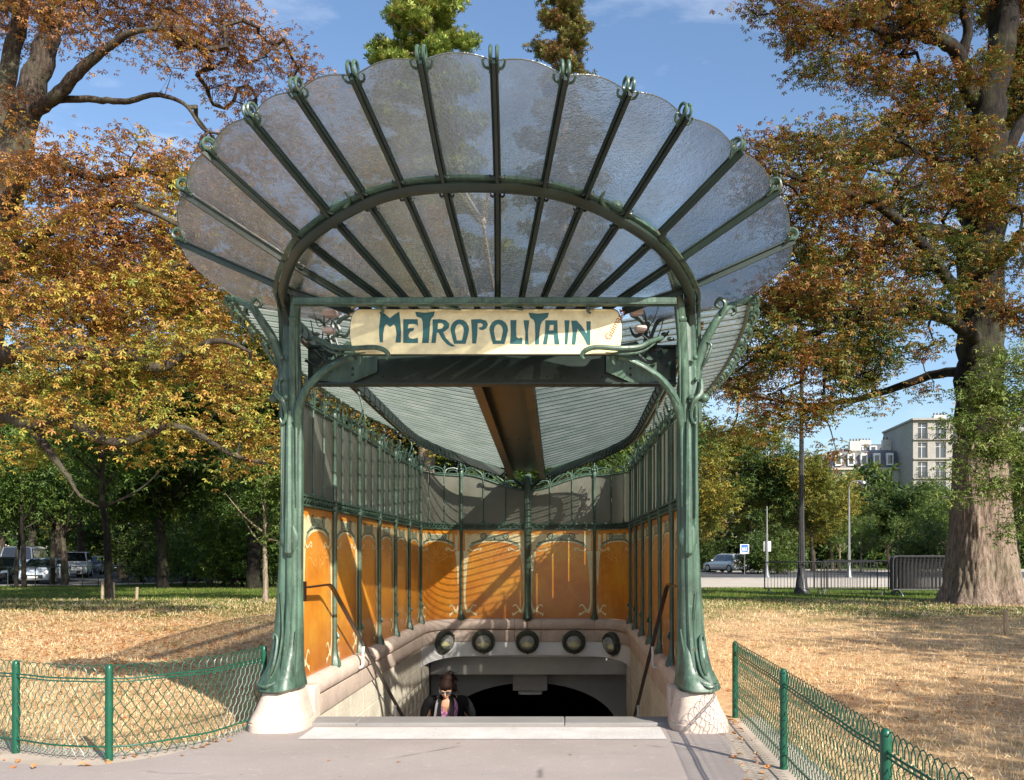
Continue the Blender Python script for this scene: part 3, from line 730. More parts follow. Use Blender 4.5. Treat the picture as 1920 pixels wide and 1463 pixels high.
bulkhead(bays[8], .69, -.09, 'second round lamp from the right over the stairs')
bulkhead(bays[9], .44, -.10, 'rightmost round lamp on the curved corner, turned towards the left')

# ------------------------------------------------------------------ the entrance shelter
ent = empty('metro_entrance', (C0, 8.5, 0), 0, 'green cast iron metro entrance shelter with fan shaped glass canopy and orange panels', 'metro entrance')
# ornament of a panel, in panel coordinates (u across, w up)
def arch_w(u):
    q = max(0., 1 - ((u - .5) / .46) ** 2); return .70 + .165 * q ** .42
def stroke_grid(mb, P, W, fmap, off, n=7):
    pts = spline([(a, b, 0) for a, b in P], n); ww = lerp_list(W, len(pts)); L = []
    for i, p in enumerate(pts):
        t = pts[min(i + 1, len(pts) - 1)] - pts[max(i - 1, 0)]; t[1] *= 1.4; t = t / (np.linalg.norm(t) + 1e-9); nx, ny = -t[1], t[0]
        L.append((p[0] + nx * ww[i], p[1] + ny * ww[i] * .70)); L.append((p[0] - nx * ww[i], p[1] - ny * ww[i] * .70))
    fs = [(2 * i, 2 * i + 1, 2 * i + 3, 2 * i + 2) for i in range(len(pts) - 1)]
    mb.add([fmap(a, b, off) for a, b in L], fs)
for b, f in enumerate(bays):
    L = bay_len(f); e0 = .03 / L
    def fm(u, w, off, f=f): return wp(f, min(1, max(0, u)), ZC + .005 + (ZT - ZC - .01) * w, off)
    nu = 10 if b in (6, 9) else 1
    pan = MB(); pan.slab(lambda u, v: fm(u, v, 0.0), nu, 1, (0, 0, 0)) if False else None
    rings = [[fm(i / nu, 0, .012), fm(i / nu, 1, .012), fm(i / nu, 1, -.012), fm(i / nu, 0, -.012)] for i in range(nu + 1)]
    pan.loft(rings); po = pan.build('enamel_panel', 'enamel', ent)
    u0, u1 = (0.0, 1.0)
    if b == 0: u0 = .26
    if b == 15: u1 = .74
    U = lambda u: u0 + (u1 - u0) * (.022 + .956 * u)
    cr_, gg, dg, og = MB(), MB(), MB(), MB()
    N = 24; fmU = lambda u, w, off: fm(U(u), w, off)
    for i in range(N):
        a, c = .035 + .93 * i / N, .035 + .93 * (i + 1) / N
        ta = .952 + (.008 * math.sin(a * 40)); tc_ = .952 + (.008 * math.sin(c * 40))
        k = 3
        for q in range(k):
            la = arch_w(a) + (ta - arch_w(a)) * q / k; ha = arch_w(a) + (ta - arch_w(a)) * (q + 1) / k
            lc = arch_w(c) + (tc_ - arch_w(c)) * q / k; hc = arch_w(c) + (tc_ - arch_w(c)) * (q + 1) / k
            cr_.add([fmU(a, la, .0145), fmU(c, lc, .0145), fmU(c, hc, .0145), fmU(a, ha, .0145)], [(0, 1, 2, 3)])
    for sgn in (0, 1):
        X = (lambda u: u) if sgn == 0 else (lambda u: 1 - u)
        S = lambda P, W, mb, off, n=6: stroke_grid(mb, [(X(a), w) for a, w in P], W, fmU, off, n)
        S([(.058, .76), (.045, .62), (.036, .45), (.030, .30), (.032, .19), (.050, .115), (.085, .065)], [.048, .030, .020, .014, .013, .018, .032], cr_, .015)
        S([(.085, .07), (.125, .115), (.160, .150), (.195, .148), (.215, .128)], [.022, .012, .010, .012, .004], cr_, .0155)
        S([(.095, .085), (.14, .075), (.19, .050), (.225, .060)], [.012, .009, .016, .006], cr_, .016)
        S([(.20, .055), (.21, .035), (.20, .025)], [.014, .008, .004], cr_, .0165)
        S([(.10, .785), (.15, .765), (.20, .775), (.245, .795), (.285, .79), (.275, .768), (.235, .78)], [.016, .010, .009, .009, .010, .009, .004], cr_, .0155)
        S([(.035, .935), (.10, .945), (.15, .92)], [.004, .008, .003], og, .0165)
        S([(.11, .805), (.17, .845), (.27, .880), (.38, .895), (.51, .900)], [.020, .022, .020, .018, .018], gg, .0160)
        for (q0, q1) in ((.13, .20), (.215, .33), (.35, .51)):
            aa = [q0 + (q1 - q0) * t for t in (0, .5, 1)]
            S([(t, .835 + .062 * max(0, 1 - ((t - .5) / .42) ** 2) ** .6 - .012) for t in aa], [.007, .009, .007], dg, .0175, 4)
        S([(.28, .925), (.30, .955), (.36, .955), (.365, .925), (.34, .898), (.30, .905), (.28, .925)], [.008] * 7, dg, .0175, 3)
        S([(.30, .93), (.345, .93)], [.030, .030], gg, .017, 2)
        for (P, W) in (([(.30, .80), (.33, .76), (.37, .735), (.36, .70), (.32, .71)], [.003, .004, .004, .003, .002]),
                       ([(.36, .84), (.40, .78), (.44, .74), (.46, .70), (.43, .69)], [.003, .004, .004, .003, .002]),
                       ([(.42, .845), (.44, .80), (.475, .76), (.495, .72)], [.002, .004, .004, .002]),
                       ([(.12, .72), (.18, .70), (.25, .705), (.33, .67), (.40, .655), (.44, .63)], [.003, .004, .005, .005, .004, .002]),
                       ([(.10, .66), (.12, .60), (.10, .55), (.115, .52)], [.002, .004, .003, .002]),
                       ([(.15, .70), (.145, .64), (.165, .60), (.15, .57)], [.002, .004, .003, .002]),
                       ([(.20, .77), (.24, .735), (.30, .725), (.34, .745)], [.003, .004, .004, .002]),
                       ([(.36, .675), (.42, .69), (.455, .66), (.45, .63)], [.002, .004, .004, .002])):
            S(P, W, og, .0150)
    for i in range(8):
        a, c = .345 + .31 * i / 8, .345 + .31 * (i + 1) / 8
        gg.add([fmU(a, .912, .0165), fmU(c, .912, .0165), fmU(c, .942, .0165), fmU(a, .942, .0165)], [(0, 1, 2, 3)])
    cr_.build('cream_border', 'cream_enamel', po, False); gg.build('green_border', 'greygreen_enamel', po, False)
    dg.build('dark_border', 'darkgreen_enamel', po, False); og.build('whiplash_lines', 'pale_orange_enamel', po, False)['kind'] = 'stuff'
# posts between the panels
def post(f, u, z1, r=.028, foot=True, front=.035):
    m = MB(); base = lambda z, o: wp(f, u, z, o)
    prof = [(ZC - .02, .080), (ZC + .03, .075), (ZC + .09, .048), (ZC + .18, .034), (ZC + .34, r), (2.0, r), (2.10, r * 1.25), (2.2, r * 1.5), (2.28, r), (z1 - .04, r * .9), (z1 + .02, r * 1.5), (z1 + .08, r * .9)]
    m.tube([base(z, front) for z, _ in prof], [q for _, q in prof], 8)
    m.tube([base(ZC + .30, front + r), base(ZC + .33, front + r + .014), base(ZC + .38, front + r)], [.012, .02, .010], 6)
    # finial: an open stem curling forward to carry the roof
    return m
def finial(m, f, u, z1, h, side=1):
    L = bay_len(f); du = .10 / L
    m.tube(spline([wp(f, u, z1, .03), wp(f, u, z1 + h * .35, .05), wp(f, u, z1 + h * .7, .11), wp(f, u, z1 + h, .10)], 4), [.022, .020, .016, .010], 6)
    m.ball(wp(f, u, z1 + h * .45, .07), .030, 7, 5)
    for s_ in (-1, 1):
        uu = u + s_ * du
        m.tube(spline([wp(f, u, z1 - .08, .05), wp(f, max(-.2, uu), z1 + .08, .06), wp(f, max(-.2, uu * .5 + u * .5), z1 + .20, .05), wp(f, u, z1 + .16, .05)], 5), [.014, .012, .009, .006], 5)
for b, f in enumerate(bays):
    us = [0.0] if b != 0 else []
    for u in us:
        z1 = top_z(b, 0)
        if b == 8: continue
        m = post(f, u, z1); finial(m, f, u, z1, .27 if b not in (7, 9) else .24); m.build('panel_post', 'green', ent)
for b, f in enumerate(bays):
    # rail between panels and glazing: two fillets with a beaded scroll between them
    n = 12 if b in (6, 9) else 2
    m = MB()
    for (z0, z1, o0, o1) in ((2.150, 2.172, -.02, .055), (2.250, 2.275, -.02, .062), (2.172, 2.250, -.02, .020)):
        m.loft([[wp(f, i / n, z0, o0), wp(f, i / n, z0, o1), wp(f, i / n, z1, o1), wp(f, i / n, z1, o0)] for i in range(n + 1)])
    L = bay_len(f); k = int(L / .105)
    for i in range(k):
        u = (i + .5) / k; du = .045 / L
        m.tube(spline([wp(f, max(0, u - du), 2.185, .030), wp(f, u - du * .2, 2.238, .045), wp(f, min(1, u + du * .6), 2.205, .045), wp(f, min(1, u + du), 2.240, .030)], 3), [.010, .013, .012, .007], 5)
    m.build('ornament_rail', 'green', ent)
    # glazing: three panes per bay with arched heads
    tz = lambda u: top_z(b, u)
    np_ = 3 if b not in (0, 15) else 4
    for i in range(np_):
        a, c = i / np_, (i + 1) / np_
        if b in (0, 15) and ((b == 0 and i == 0) or (b == 15 and i == 3)): pass
        ep = .012 / L; k = 4
        pn = MB(); pn.loft([[wp(f, a + ep + (c - a - 2 * ep) * q / k, 2.28, .004), wp(f, a + ep + (c - a - 2 * ep) * q / k, tz(a + (c - a) * q / k) - .01, .004), wp(f, a + ep + (c - a - 2 * ep) * q / k, tz(a + (c - a) * q / k) - .01, -.004), wp(f, a + ep + (c - a - 2 * ep) * q / k, 2.28, -.004)] for q in range(k + 1)])
        pn.build('glass_pane', 'wallglass', ent)
        # head rail with an arched loop
        hd = MB(); um = (a + c) / 2; w = (c - a) * L
        P = [wp(f, a + (c - a) * q / 6, tz(a + (c - a) * q / 6), .02) for q in range(7)]
        hd.tube(P, .017, 6); hd.tube([(p[0], p[1], p[2] + .035) for p in P], .009, 5)
        zz = lambda u: tz(u) + .035
        hd.tube(spline([wp(f, a + ep * 2, zz(a), .02), wp(f, a + (c - a) * .12, zz(a) + .075, .02), wp(f, um, zz(um) + .115, .02), wp(f, a + (c - a) * .88, zz(c) + .075, .02), wp(f, c - ep * 2, zz(c), .02)], 4), .014, 6)
        hd.tube(spline([wp(f, a + (c - a) * .2, zz(a), .02), wp(f, a + (c - a) * .28, zz(a) + .05, .02), wp(f, um, zz(um) + .075, .02), wp(f, a + (c - a) * .72, zz(c) + .05, .02), wp(f, a + (c - a) * .8, zz(c), .02)], 4), .008, 5)
        hd.build('arched_head', 'green', ent)
        if i:
            mu = MB(); z1 = tz(a)
            mu.tube([wp(f, a, 2.27, .022), wp(f, a, 2.32, .022), wp(f, a, z1, .022), wp(f, a, z1 + .13, .022), wp(f, a, z1 + .22, .03)], [.022, .013, .012, .011, .004], 6)
            for s_ in (-1, 1): mu.tube(spline([wp(f, min(1, max(0, a + s_ * .05 / L)), 2.28, .03), wp(f, a + s_ * .018 / L, 2.32, .03), wp(f, a, 2.40, .03)], 3), [.009, .008, .005], 5)
            mu.build('mullion', 'green', ent)
            if b < 6 or b > 9:
                fl = MB(); s_ = 1 if i % 2 else -1
                fl.tube(spline([wp(f, a, z1 - .02, .03), wp(f, a + s_ * .05 / L, z1 + .10, .05), wp(f, a + s_ * .07 / L, z1 + .19, .07), wp(f, a + s_ * .01 / L, z1 + .23, .08), wp(f, a - s_ * .04 / L, z1 + .19, .07)], 4), [.010, .010, .009, .007, .005], 5)
                fl.build('scroll_finial', 'green', ent)
# central back column carrying the gutter
m = MB(); cy = 18.06 - .10
m.tube([(C0, cy, ZC - .04), (C0, cy, ZC + .02), (C0, cy, ZC + .10), (C0, cy, ZC + .30), (C0, cy, 2.1), (C0, cy, 2.18), (C0, cy, 2.26), (C0, cy, 2.9), (C0, cy, 3.0), (C0, cy, 3.26)], [.05, .10, .085, .062, .070, .085, .070, .066, .078, .075], 14)
for s_ in (-1, 1):
    m.tube(spline([(C0 + s_ * .03, cy - .03, 2.35), (C0 + s_ * .045, cy - .06, 2.7), (C0 + s_ * .03, cy - .05, 2.95)], 4), [.006, .014, .006], 6)
    m.tube(spline([(C0 + s_ * .02, cy - .05, ZC + .22), (C0 + s_ * .07, cy - .07, ZC + .08), (C0 + s_ * .09, cy - .06, ZC - .01)], 4), [.008, .016, .010], 6)
m.build('back_column', 'green', ent)
for s_ in (-1, 1):
    m = MB(); m.tube(spline([(C0 + s_ * .05, cy, 2.98), (C0 + s_ * .22, cy - .1, 3.12), (C0 + s_ * .50, cy - .3, 3.28), (C0 + s_ * .62, cy - .35, 3.38)], 5), [.045, .032, .028, .02], 8); m.ball((C0 + s_ * .64, cy - .36, 3.40), .045, 8, 6)
    m.tube(spline([(C0 + s_ * .15, cy - .05, 3.05), (C0 + s_ * .25, cy - .1, 2.98), (C0 + s_ * .34, cy - .1, 3.03)], 4), [.02, .016, .008], 6)
    m.build('column_bracket', 'dark', ent)

# gutter: boxed spine running back and down to the column
def gz(y): return 3.70 - .063 * (y - 8.8)
Y0g, Y1g = 8.98, 17.75
m = MB(); m.slab(lambda u, v: (C0 - .25 + .50 * u, Y0g + (Y1g - Y0g) * v, gz(Y0g + (Y1g - Y0g) * v) + .17), 1, 10, (0, 0, .02)); m.build('gutter_soffit', 'olive', ent)
for s_ in (-1, 1):
    m = MB(); P = [(C0 + s_ * .30, y, gz(y)) for y in np.linspace(Y0g, Y1g, 12)]
    m.sweep(P, [(-.055, 0), (.055, 0), (.055, .014), (-.055, .014)]); m.build('gutter_flange', 'ochre', ent)
    m = MB(); m.sweep([(C0 + s_ * .255, y, gz(y) + .0145) for y in np.linspace(Y0g, Y1g, 12)], [(-.006, 0), (.006, 0), (.006, .22), (-.006, .22)]); m.build('gutter_web', 'dark', ent)
    m = MB(); m.sweep([(C0 + s_ * .348, y, gz(y) + .0145) for y in np.linspace(Y0g, Y1g, 12)], [(-.006, 0), (.006, 0), (.006, .16), (-.006, .16)])
    for y in np.arange(Y0g + .1, Y1g, .12): m.ball((C0 + s_ * .36, y, gz(y) + .03), .016, 6, 4)
    m.build('gutter_trim', 'dark', ent)
m = MB()
for y in (9.9, 10.05):
    for x in (-.19, -.06, .06, .19): m.ball((C0 + x, y, gz(y) + .168), .014, 7, 4)
m.build('rivet', 'dark', ent)['kind'] = 'stuff'
m = MB()
for yb in (11.0, 14.6):
    for x in (-.16, .0, .16): m.box((C0 + x, yb, gz(yb) + .169), (.018, .42, .006))
m.build('drain_slot', 'dark', ent)['kind'] = 'stuff'
m = MB(); m.box((C0, 9.95, gz(9.95) + .16), (.48, .5, .012)); m.build('splice_plate', 'ochre', ent)

# roof wings
def rim(v):
    Y = [8.8, 10.0, 11.7, 13.4, 15.0, 16.0, 16.7, 17.1, 17.35]; H = [2.53, 2.70, 2.84, 2.88, 2.78, 2.52, 2.10, 1.40, .50]
    return Y, H
RY, RH = rim(0)
def wing_z(h, y):
    a = gz(y) + .14; hr = 2.85; zr = 4.19 - .012 * (y - 8.8)
    t = max(0, (h - .36)) / (hr - .36); return a + (zr - a) * (t ** 1.03)
strips_y = np.arange(8.86, 17.3, .245)
for s_ in (-1, 1):
    wg = MB()
    for y0 in strips_y:
        y1 = y0 + .241; hm = float(np.interp((y0 + y1) / 2, RY, RH)); 
        if hm < .7: continue
        m = MB(); K = 12; nu = 7
        def fn(u, v, y0=y0, y1=y1):
            y = y0 + (y1 - y0) * v; hr = float(np.interp(y, RY, RH)); h = .36 + (hr - .36) * u
            return (C0 + s_ * h, y, wing_z(h, y) + .020 * math.sin(v * 4 * math.pi) + .006 * math.sin(v * 2 * math.pi))
        m.grid(fn, nu, K); m.build('glass_strip', 'roofglass', ent, True, 80)
        m = MB(); m.sweep([V3(fn(u, 0)) + (0, -.002, -.012) for u in np.linspace(0, 1, 8)], [(-.010, -.011), (.010, -.011), (.010, .003), (-.010, .003)]); m.build('glazing_bar', 'dark', ent)  # thin dark bars added for the dark lines refracted by the corrugated glass
    # rim with beaded ornament
    m = MB(); P = [(C0 + s_ * h, y, wing_z(h, y) - .01) for y, h in zip(RY, RH)]; P = spline(P, 8)
    m.tube(P, .024, 6)
    rr_ = random.Random(4)
    for i in range(0, len(P)):
        p = P[i]
        for q in (0.,):
            pp = p if q == 0 or i + 1 >= len(P) else (p + P[i + 1]) / 2
            if pp[1] < 16.9:
                k_ = rr_.uniform(.7, 1.5); w_ = rr_.uniform(-.05, .05); m.tube(spline([pp + (s_ * .01, 0, .02), pp + (s_ * .06 * k_, -.03 + w_, .03), pp + (s_ * .09 * k_, .03 + w_, -.02), pp + (s_ * .05 * k_, .05 + w_, -.07 * k_)], 3), [.012, .022, .016, .005], 4, flat=.5)
                m.tube(spline([pp + (0, .05, .0), pp + (s_ * .03, .09, .05 * k_), pp + (s_ * .05, .05 + w_, .09 * k_)], 3), [.010, .012, .004], 4)
    m.build('roof_rim', 'green', ent)
    # eave beam over the screens, curving in to the gutter
    B = [(2.0, 9.0), (2.0, 11.5), (2.0, 13.8), (1.98, 15.4), (1.85, 16.4), (1.45, 16.95), (.95, 17.2), (.45, 17.4)]
    P = spline([(C0 + s_ * h, y, wing_z(h, y) - .075) for h, y in B], 7)
    m = MB(); m.sweep(P, [(-.03, -.09), (.03, -.09), (.03, .045), (-.03, .045)])
    for i in range(0, len(P), 1):
        p = P[i]; m.tube(spline([p + (0, 0, -.09), p + (-s_ * .05, .03, -.14), p + (-s_ * .08, .02, -.06), p + (-s_ * .05, 0, .0)], 3), [.014, .012, .010, .006], 5)
    m.build('eave_beam', 'dark', ent)
    m = MB(); m.sweep([p + (s_ * .10, 0, -.02) for p in P[:30]], [(-.012, -.03), (.012, -.03), (.012, .03), (-.012, .03)]); m.build('eave_flat', 'brown', ent)
    # stays from wall posts up to the eave beam
    for y in (11.78, 15.62):
        m = MB(); m.tube(spline([(C0 + s_ * 2.0, y, 3.35), (C0 + s_ * 1.93, y, 3.55), (C0 + s_ * 2.0, y + .03, wing_z(2.0, y) - .17)], 4), [.018, .014, .016], 6)
        m.build('roof_stay', 'green', ent)

# front girder behind the sign
GY = 8.82
m = MB(); m.box((C0, GY, 3.50), (3.62, .02, .36)); m.box((C0, GY, 3.322), (3.62, .16, .016)); m.box((C0, GY, 3.688), (3.62, .16, .016)); m.build('front_girder', 'dark', ent)
m = MB()
for i in range(27):
    m.ball((C0 - 1.75 + i * .135, GY - .012, 3.40), .011, 6, 4)
for i in range(5): m.ball((C0 - .35 + i * .16, GY - .012, 3.50 + .04 * (i % 2)), .011, 6, 4)
m.build('rivet', 'dark', ent)['kind'] = 'stuff'
for s_ in (-1, 1):
    m = MB(); ol = [(1.12, 3.44), (1.40, 3.32), (1.75, 3.36), (1.75, 3.50), (1.58, 3.56), (1.42, 3.74), (1.12, 3.68)]
    m.loft([[(C0 + s_ * h, GY - .05, z) for h, z in ol], [(C0 + s_ * h, GY - .035, z) for h, z in ol]]); m.build('gusset_plate', 'green', ent)
m = MB()
for s_ in (-1, 1):
    for (h, z) in ((1.36, 3.47), (1.36, 3.41), (1.58, 3.44), (1.50, 3.60)): m.ball((C0 + s_ * h, GY - .055, z), .013, 6, 4)
m.build('rivet', 'dark', ent)['kind'] = 'stuff'

# two cast pillars on stone plinths
PH, PY = 1.885, 8.55
pz = [.355, .375, .40, .44, .50, .58, .69, .86, 1.10, 1.5, 1.85, 2.5, 3.0, 3.14, 3.22, 3.34, 3.6, 3.85]
po_ = [2.10, 2.17, 2.19, 2.18, 2.15, 2.11, 2.083, 2.055, 2.033, 2.012, 1.995, 1.985, 1.985, 2.005, 2.015, 1.985, 1.975, 1.96]
pi_ = [1.80, 1.775, 1.765, 1.77, 1.78, 1.785, 1.785, 1.785, 1.785, 1.785, 1.785, 1.785, 1.785, 1.775, 1.78, 1.80, 1.81, 1.82]
pd = [.16, .22, .235, .225, .20, .17, .145, .125, .115, .108, .105, .10, .10, .11, .11, .10, .09, .085]
for s_, lb_ in ((-1, 'left'), (1, 'right')):
    m = MB(); rings = []
    zz = np.concatenate([np.linspace(.355, .7, 9), np.linspace(.8, 3.85, 22)])
    for z in zz:
        o = np.interp(z, pz, po_); i_ = np.interp(z, pz, pi_); d = np.interp(z, pz, pd); c = (o + i_) / 2; w = (o - i_) / 2; ring = []
        for k in range(28):
            a = 2 * math.pi * k / 28; ca2, sa2 = math.cos(a), math.sin(a); e = .72
            x = math.copysign(abs(ca2) ** e, ca2); y = math.copysign(abs(sa2) ** e, sa2)
            fl = 1 - .20 * max(0, math.cos(a * 5 + .9)) ** 2 * (1.0 if z > .5 else .35)
            wob = 1 + .06 * math.sin(3 * a + z * 2.2) * (1 if z < 1.2 else .5)
            dd = d * (1.25 if (y < 0 and z < .8) else 1)
            ring.append((C0 + s_ * (c + w * x * fl * (1 + .02 * math.sin(z * 3))), PY + dd * y * fl * wob, z + (.02 * math.sin(2 * a + 1) if z < .42 else 0)))
        rings.append(ring if s_ == 1 else ring[::-1])
    m.loft(rings); pil = m.build('pillar', 'green', ent, True, 50)
    # raised stem, spade-shaped boss and whiplash tendrils cast on the front
    X = lambda h: C0 + s_ * h
    d = MB(); fy = PY - .12
    d.tube(spline([(X(1.93), fy - .09, .52), (X(1.90), fy - .02, .8), (X(1.885), fy + .012, 1.2), (X(1.88), fy + .012, 1.62)], 6), [.012, .03, .028, .026], 8)
    d.tube([(X(1.88), fy + .012, 1.66), (X(1.88), fy - .004, 1.67), (X(1.88), fy, 1.80), (X(1.88), fy + .010, 3.0)], [.038, .042, .040, .026], 8)
    rg = []
    for z, w in ((1.67, .035), (1.70, .055), (1.76, .082), (1.83, .088), (1.90, .06), (1.96, .03), (2.02, .006)): rg.append([(X(1.88 + w * c_), fy + .018 - .022 * math.sin(t_a) * (1 if w > .01 else .2), z) for t_a, c_ in [(math.pi * q / 8, math.cos(math.pi * q / 8)) for q in range(9)]])
    d.loft(rg, cap=False, closed=False)
    d.build('spade_boss', 'green', pil)
    d = MB()
    d.tube(spline([(X(2.06), fy - .07, .47), (X(2.0), fy - .08, .62), (X(1.985), fy - .015, .84), (X(2.02), fy + .01, .90), (X(2.03), fy + .0, .85)], 6), [.012, .018, .013, .016, .008], 6)
    d.tube(spline([(X(1.80), fy - .03, .95), (X(1.84), fy - .02, .72), (X(1.90), fy - .09, .52), (X(2.04), fy - .16, .43), (X(2.14), fy - .12, .45)], 6), [.006, .013, .015, .018, .010], 6)
    d.tube(spline([(X(1.96), fy - .0, 1.3), (X(1.935), fy - .02, .9), (X(1.98), fy - .10, .56), (X(2.10), fy - .12, .42)], 6), [.005, .012, .014, .010], 6)
    d.tube(spline([(X(1.95), fy + .02, 3.05), (X(1.95), fy, 2.4), (X(1.945), fy + .012, 2.0)], 6), [.016, .011, .006], 6)
    d.tube(spline([(X(1.82), fy + .02, 3.1), (X(1.815), fy + .01, 2.6), (X(1.82), fy + .02, 2.1)], 6), [.018, .012, .006], 6)
    # knuckle where the branches part
    d.tube(spline([(X(2.0), fy + .02, 3.30), (X(1.99), fy - .03, 3.16), (X(1.92), fy - .05, 3.08), (X(1.90), fy - .03, 2.95), (X(1.935), fy - .02, 2.88), (X(1.96), fy - .02, 2.93)], 6), [.02, .028, .024, .016, .014, .008], 7)
    d.ball((X(2.03), fy + .05, 3.13), .045, 10, 7, (1.2, 1, 1)); d.ball((X(1.94), fy - .02, 3.50), .026, 8, 6); d.ball((X(1.90), fy - .035, 3.12), .03, 8, 6); d.ball((X(1.95), fy - .0, 3.30), .022, 8, 6)
    d.build('whiplash_relief', 'green', pil)['kind'] = 'stuff'
    # plinth
    m = MB(); rings = []
    for z, c, w, dp in ((-.02, 1.985, .275, .36), (.0, 1.985, .275, .36), (.075, 1.985, .272, .357), (.082, 1.985, .262, .348), (.095, 1.985, .266, .35), (.13, 1.983, .252, .335), (.20, 1.975, .222, .30), (.28, 1.965, .198, .275), (.345, 1.958, .180, .255), (.365, 1.956, .165, .24), (.368, 1.956, .05, .05)):
        ring = []
        for k in range(32):
            a = 2 * math.pi * k / 32; ca2, sa2 = math.cos(a), math.sin(a); e = .62
            ring.append((C0 + s_ * (c + w * math.copysign(abs(ca2) ** e, ca2)), PY + .02 + dp * math.copysign(abs(sa2) ** e, sa2), z))
        rings.append(ring if s_ == 1 else ring[::-1])
    m.loft(rings)
    pt = empty('stone_plinth', (X(1.98), PY, 0), 0, 'bell shaped pale stone plinth under the %s green pillar' % lb_ + (', crossed by fence shadow' if s_ == 1 else ''), 'plinth', 'stone plinths')
    m.build('bell_block', 'stone', pt)
    m = MB(); m.box((X(1.85), 8.90, .18), (.22, .22, .36), bev=.02); m.build('side_block', 'stone', pt)
    # inner branch rising to the hoop
    m = MB(); m.tube(spline([(X(1.85), PY - .07, 2.9), (X(1.84), 8.44, 3.35), (X(1.80), 8.34, 3.75), (X(1.735), 8.2, 4.1), (X(1.60), 8.0, 4.33), (X(1.40), 7.75, 4.47), (X(1.17), 7.45, 4.50), (X(1.10), 7.28, 4.46)], 8), [.052, .055, .058, .056, .050, .044, .040, .046], 10, flat=.85)
    m.tube(spline([(X(1.80), PY - .12, 3.0), (X(1.79), 8.38, 3.4), (X(1.76), 8.28, 3.78), (X(1.69), 8.14, 4.1), (X(1.56), 7.94, 4.32)], 8), [.006, .014, .014, .012, .004], 6)
    m.ball((X(1.12), 7.26, 4.45), .07, 10, 7, (1.1, .8, 1.0))
    m.tube(spline([(X(1.18), 7.36, 4.42), (X(1.06), 7.20, 4.42), (X(1.0), 7.12, 4.47), (X(1.03), 7.1, 4.53)], 5), [.02, .024, .018, .01], 6)
    m.ball((X(1.79), 8.30, 3.83), .062, 10, 7, (.9, .9, .7)); m.build('hoop_branch', 'green', pil, True, 60)
    # low branch to the sign
    m = MB(); m.tube(spline([(X(1.83), PY - .05, 2.78), (X(1.78), 8.40, 3.02), (X(1.66), 8.33, 3.22), (X(1.48), 8.27, 3.36), (X(1.30), 8.22, 3.44), (X(1.20), 8.2, 3.46)], 8), [.03, .058, .050, .042, .034, .045], 9, flat=.75)
    m.tube(spline([(X(1.78), 8.34, 3.05), (X(1.63), 8.28, 3.24), (X(1.45), 8.23, 3.36), (X(1.28), 8.18, 3.43)], 8), [.006, .014, .012, .006], 6)
    m.tube(spline([(X(1.19), 8.18, 3.50), (X(1.155), 8.16, 3.46), (X(1.15), 8.16, 3.40), (X(1.17), 8.16, 3.38)], 4), [.022, .03, .02, .008], 6)
    m.build('low_branch', 'green', pil, True, 60)
    # outer branch carrying the wing's front corner
    m = MB(); m.tube(spline([(X(1.93), PY, 3.1), (X(1.98), PY - .02, 3.45), (X(2.05), 8.5, 3.68), (X(2.15), 8.45, 3.86), (X(2.24), 8.5, 3.98), (X(2.31), 8.55, 4.02), (X(2.35), 8.6, 3.98), (X(2.31), 8.58, 3.94)], 7), [.06, .055, .045, .04, .038, .034, .026, .012], 9, flat=.8)
    m.tube(spline([(X(2.18), 8.42, 3.90), (X(2.22), 8.40, 4.0), (X(2.17), 8.40, 4.05), (X(2.13), 8.41, 4.0), (X(2.17), 8.40, 3.96)], 5), [.012, .022, .02, .016, .008], 6)
    m.tube(spline([(X(2.0), PY - .05, 3.4), (X(2.06), 8.46, 3.5), (X(2.10), 8.46, 3.62), (X(2.06), 8.46, 3.66)], 5), [.008, .016, .014, .006], 6)
    m.tube(spline([(X(2.3), 8.6, 4.04), (X(2.42), 8.72, 4.10), (X(2.52), 8.8, 4.16), (X(2.60), 8.82, 4.15), (X(2.58), 8.8, 4.10)], 5), [.03, .034, .03, .022, .01], 7)
    m.build('outer_branch', 'green', pil, True, 60)
# main hoop, leaning forward
hs = [207, 216, 225, 231, 236, 242, 248]; hh = [1.836, 1.667, 1.458, 1.173, .864, .545, .20]; hy = [533, 486, 443, 402, 368, 347, 338]
def s2(s, h, py): return (h, FPX / s, EYE + (HY - py) / s)
half_hoop = [(1.945, 8.60, 2.95), (1.945, 8.60, 3.4), (1.925, 8.55, 3.75)] + [s2(200, 1.89, 575)] + [s2(a, b, c + 10) for a, b, c in zip(hs, hh, hy)]
full = [(C0 - h, y, z) for h, y, z in half_hoop] + [(C0 + h, y, z) for h, y, z in reversed(half_hoop)]
P = spline(full, 7)
m = MB(); m.sweep(P, [(-.038, -.040), (.038, -.040), (.052, -.01), (.042, .02), (.026, .042), (-.026, .042), (-.042, .02), (-.052, -.01)], up=(0, -1, .4))
m.build('main_hoop', 'dark', ent, True, 50)
m = MB(); c3 = np.array((C0, 8.3, 3.7))
Q = [p + (p - c3) / np.linalg.norm(p - c3) * .080 + np.array((0, .03, 0)) for p in P]; m.sweep(Q, [(-.014, -.02), (.014, -.02), (.014, .02), (-.014, .02)], up=(0, -1, .4)); 
m.build('hoop_fillet', 'green', ent, True, 50)
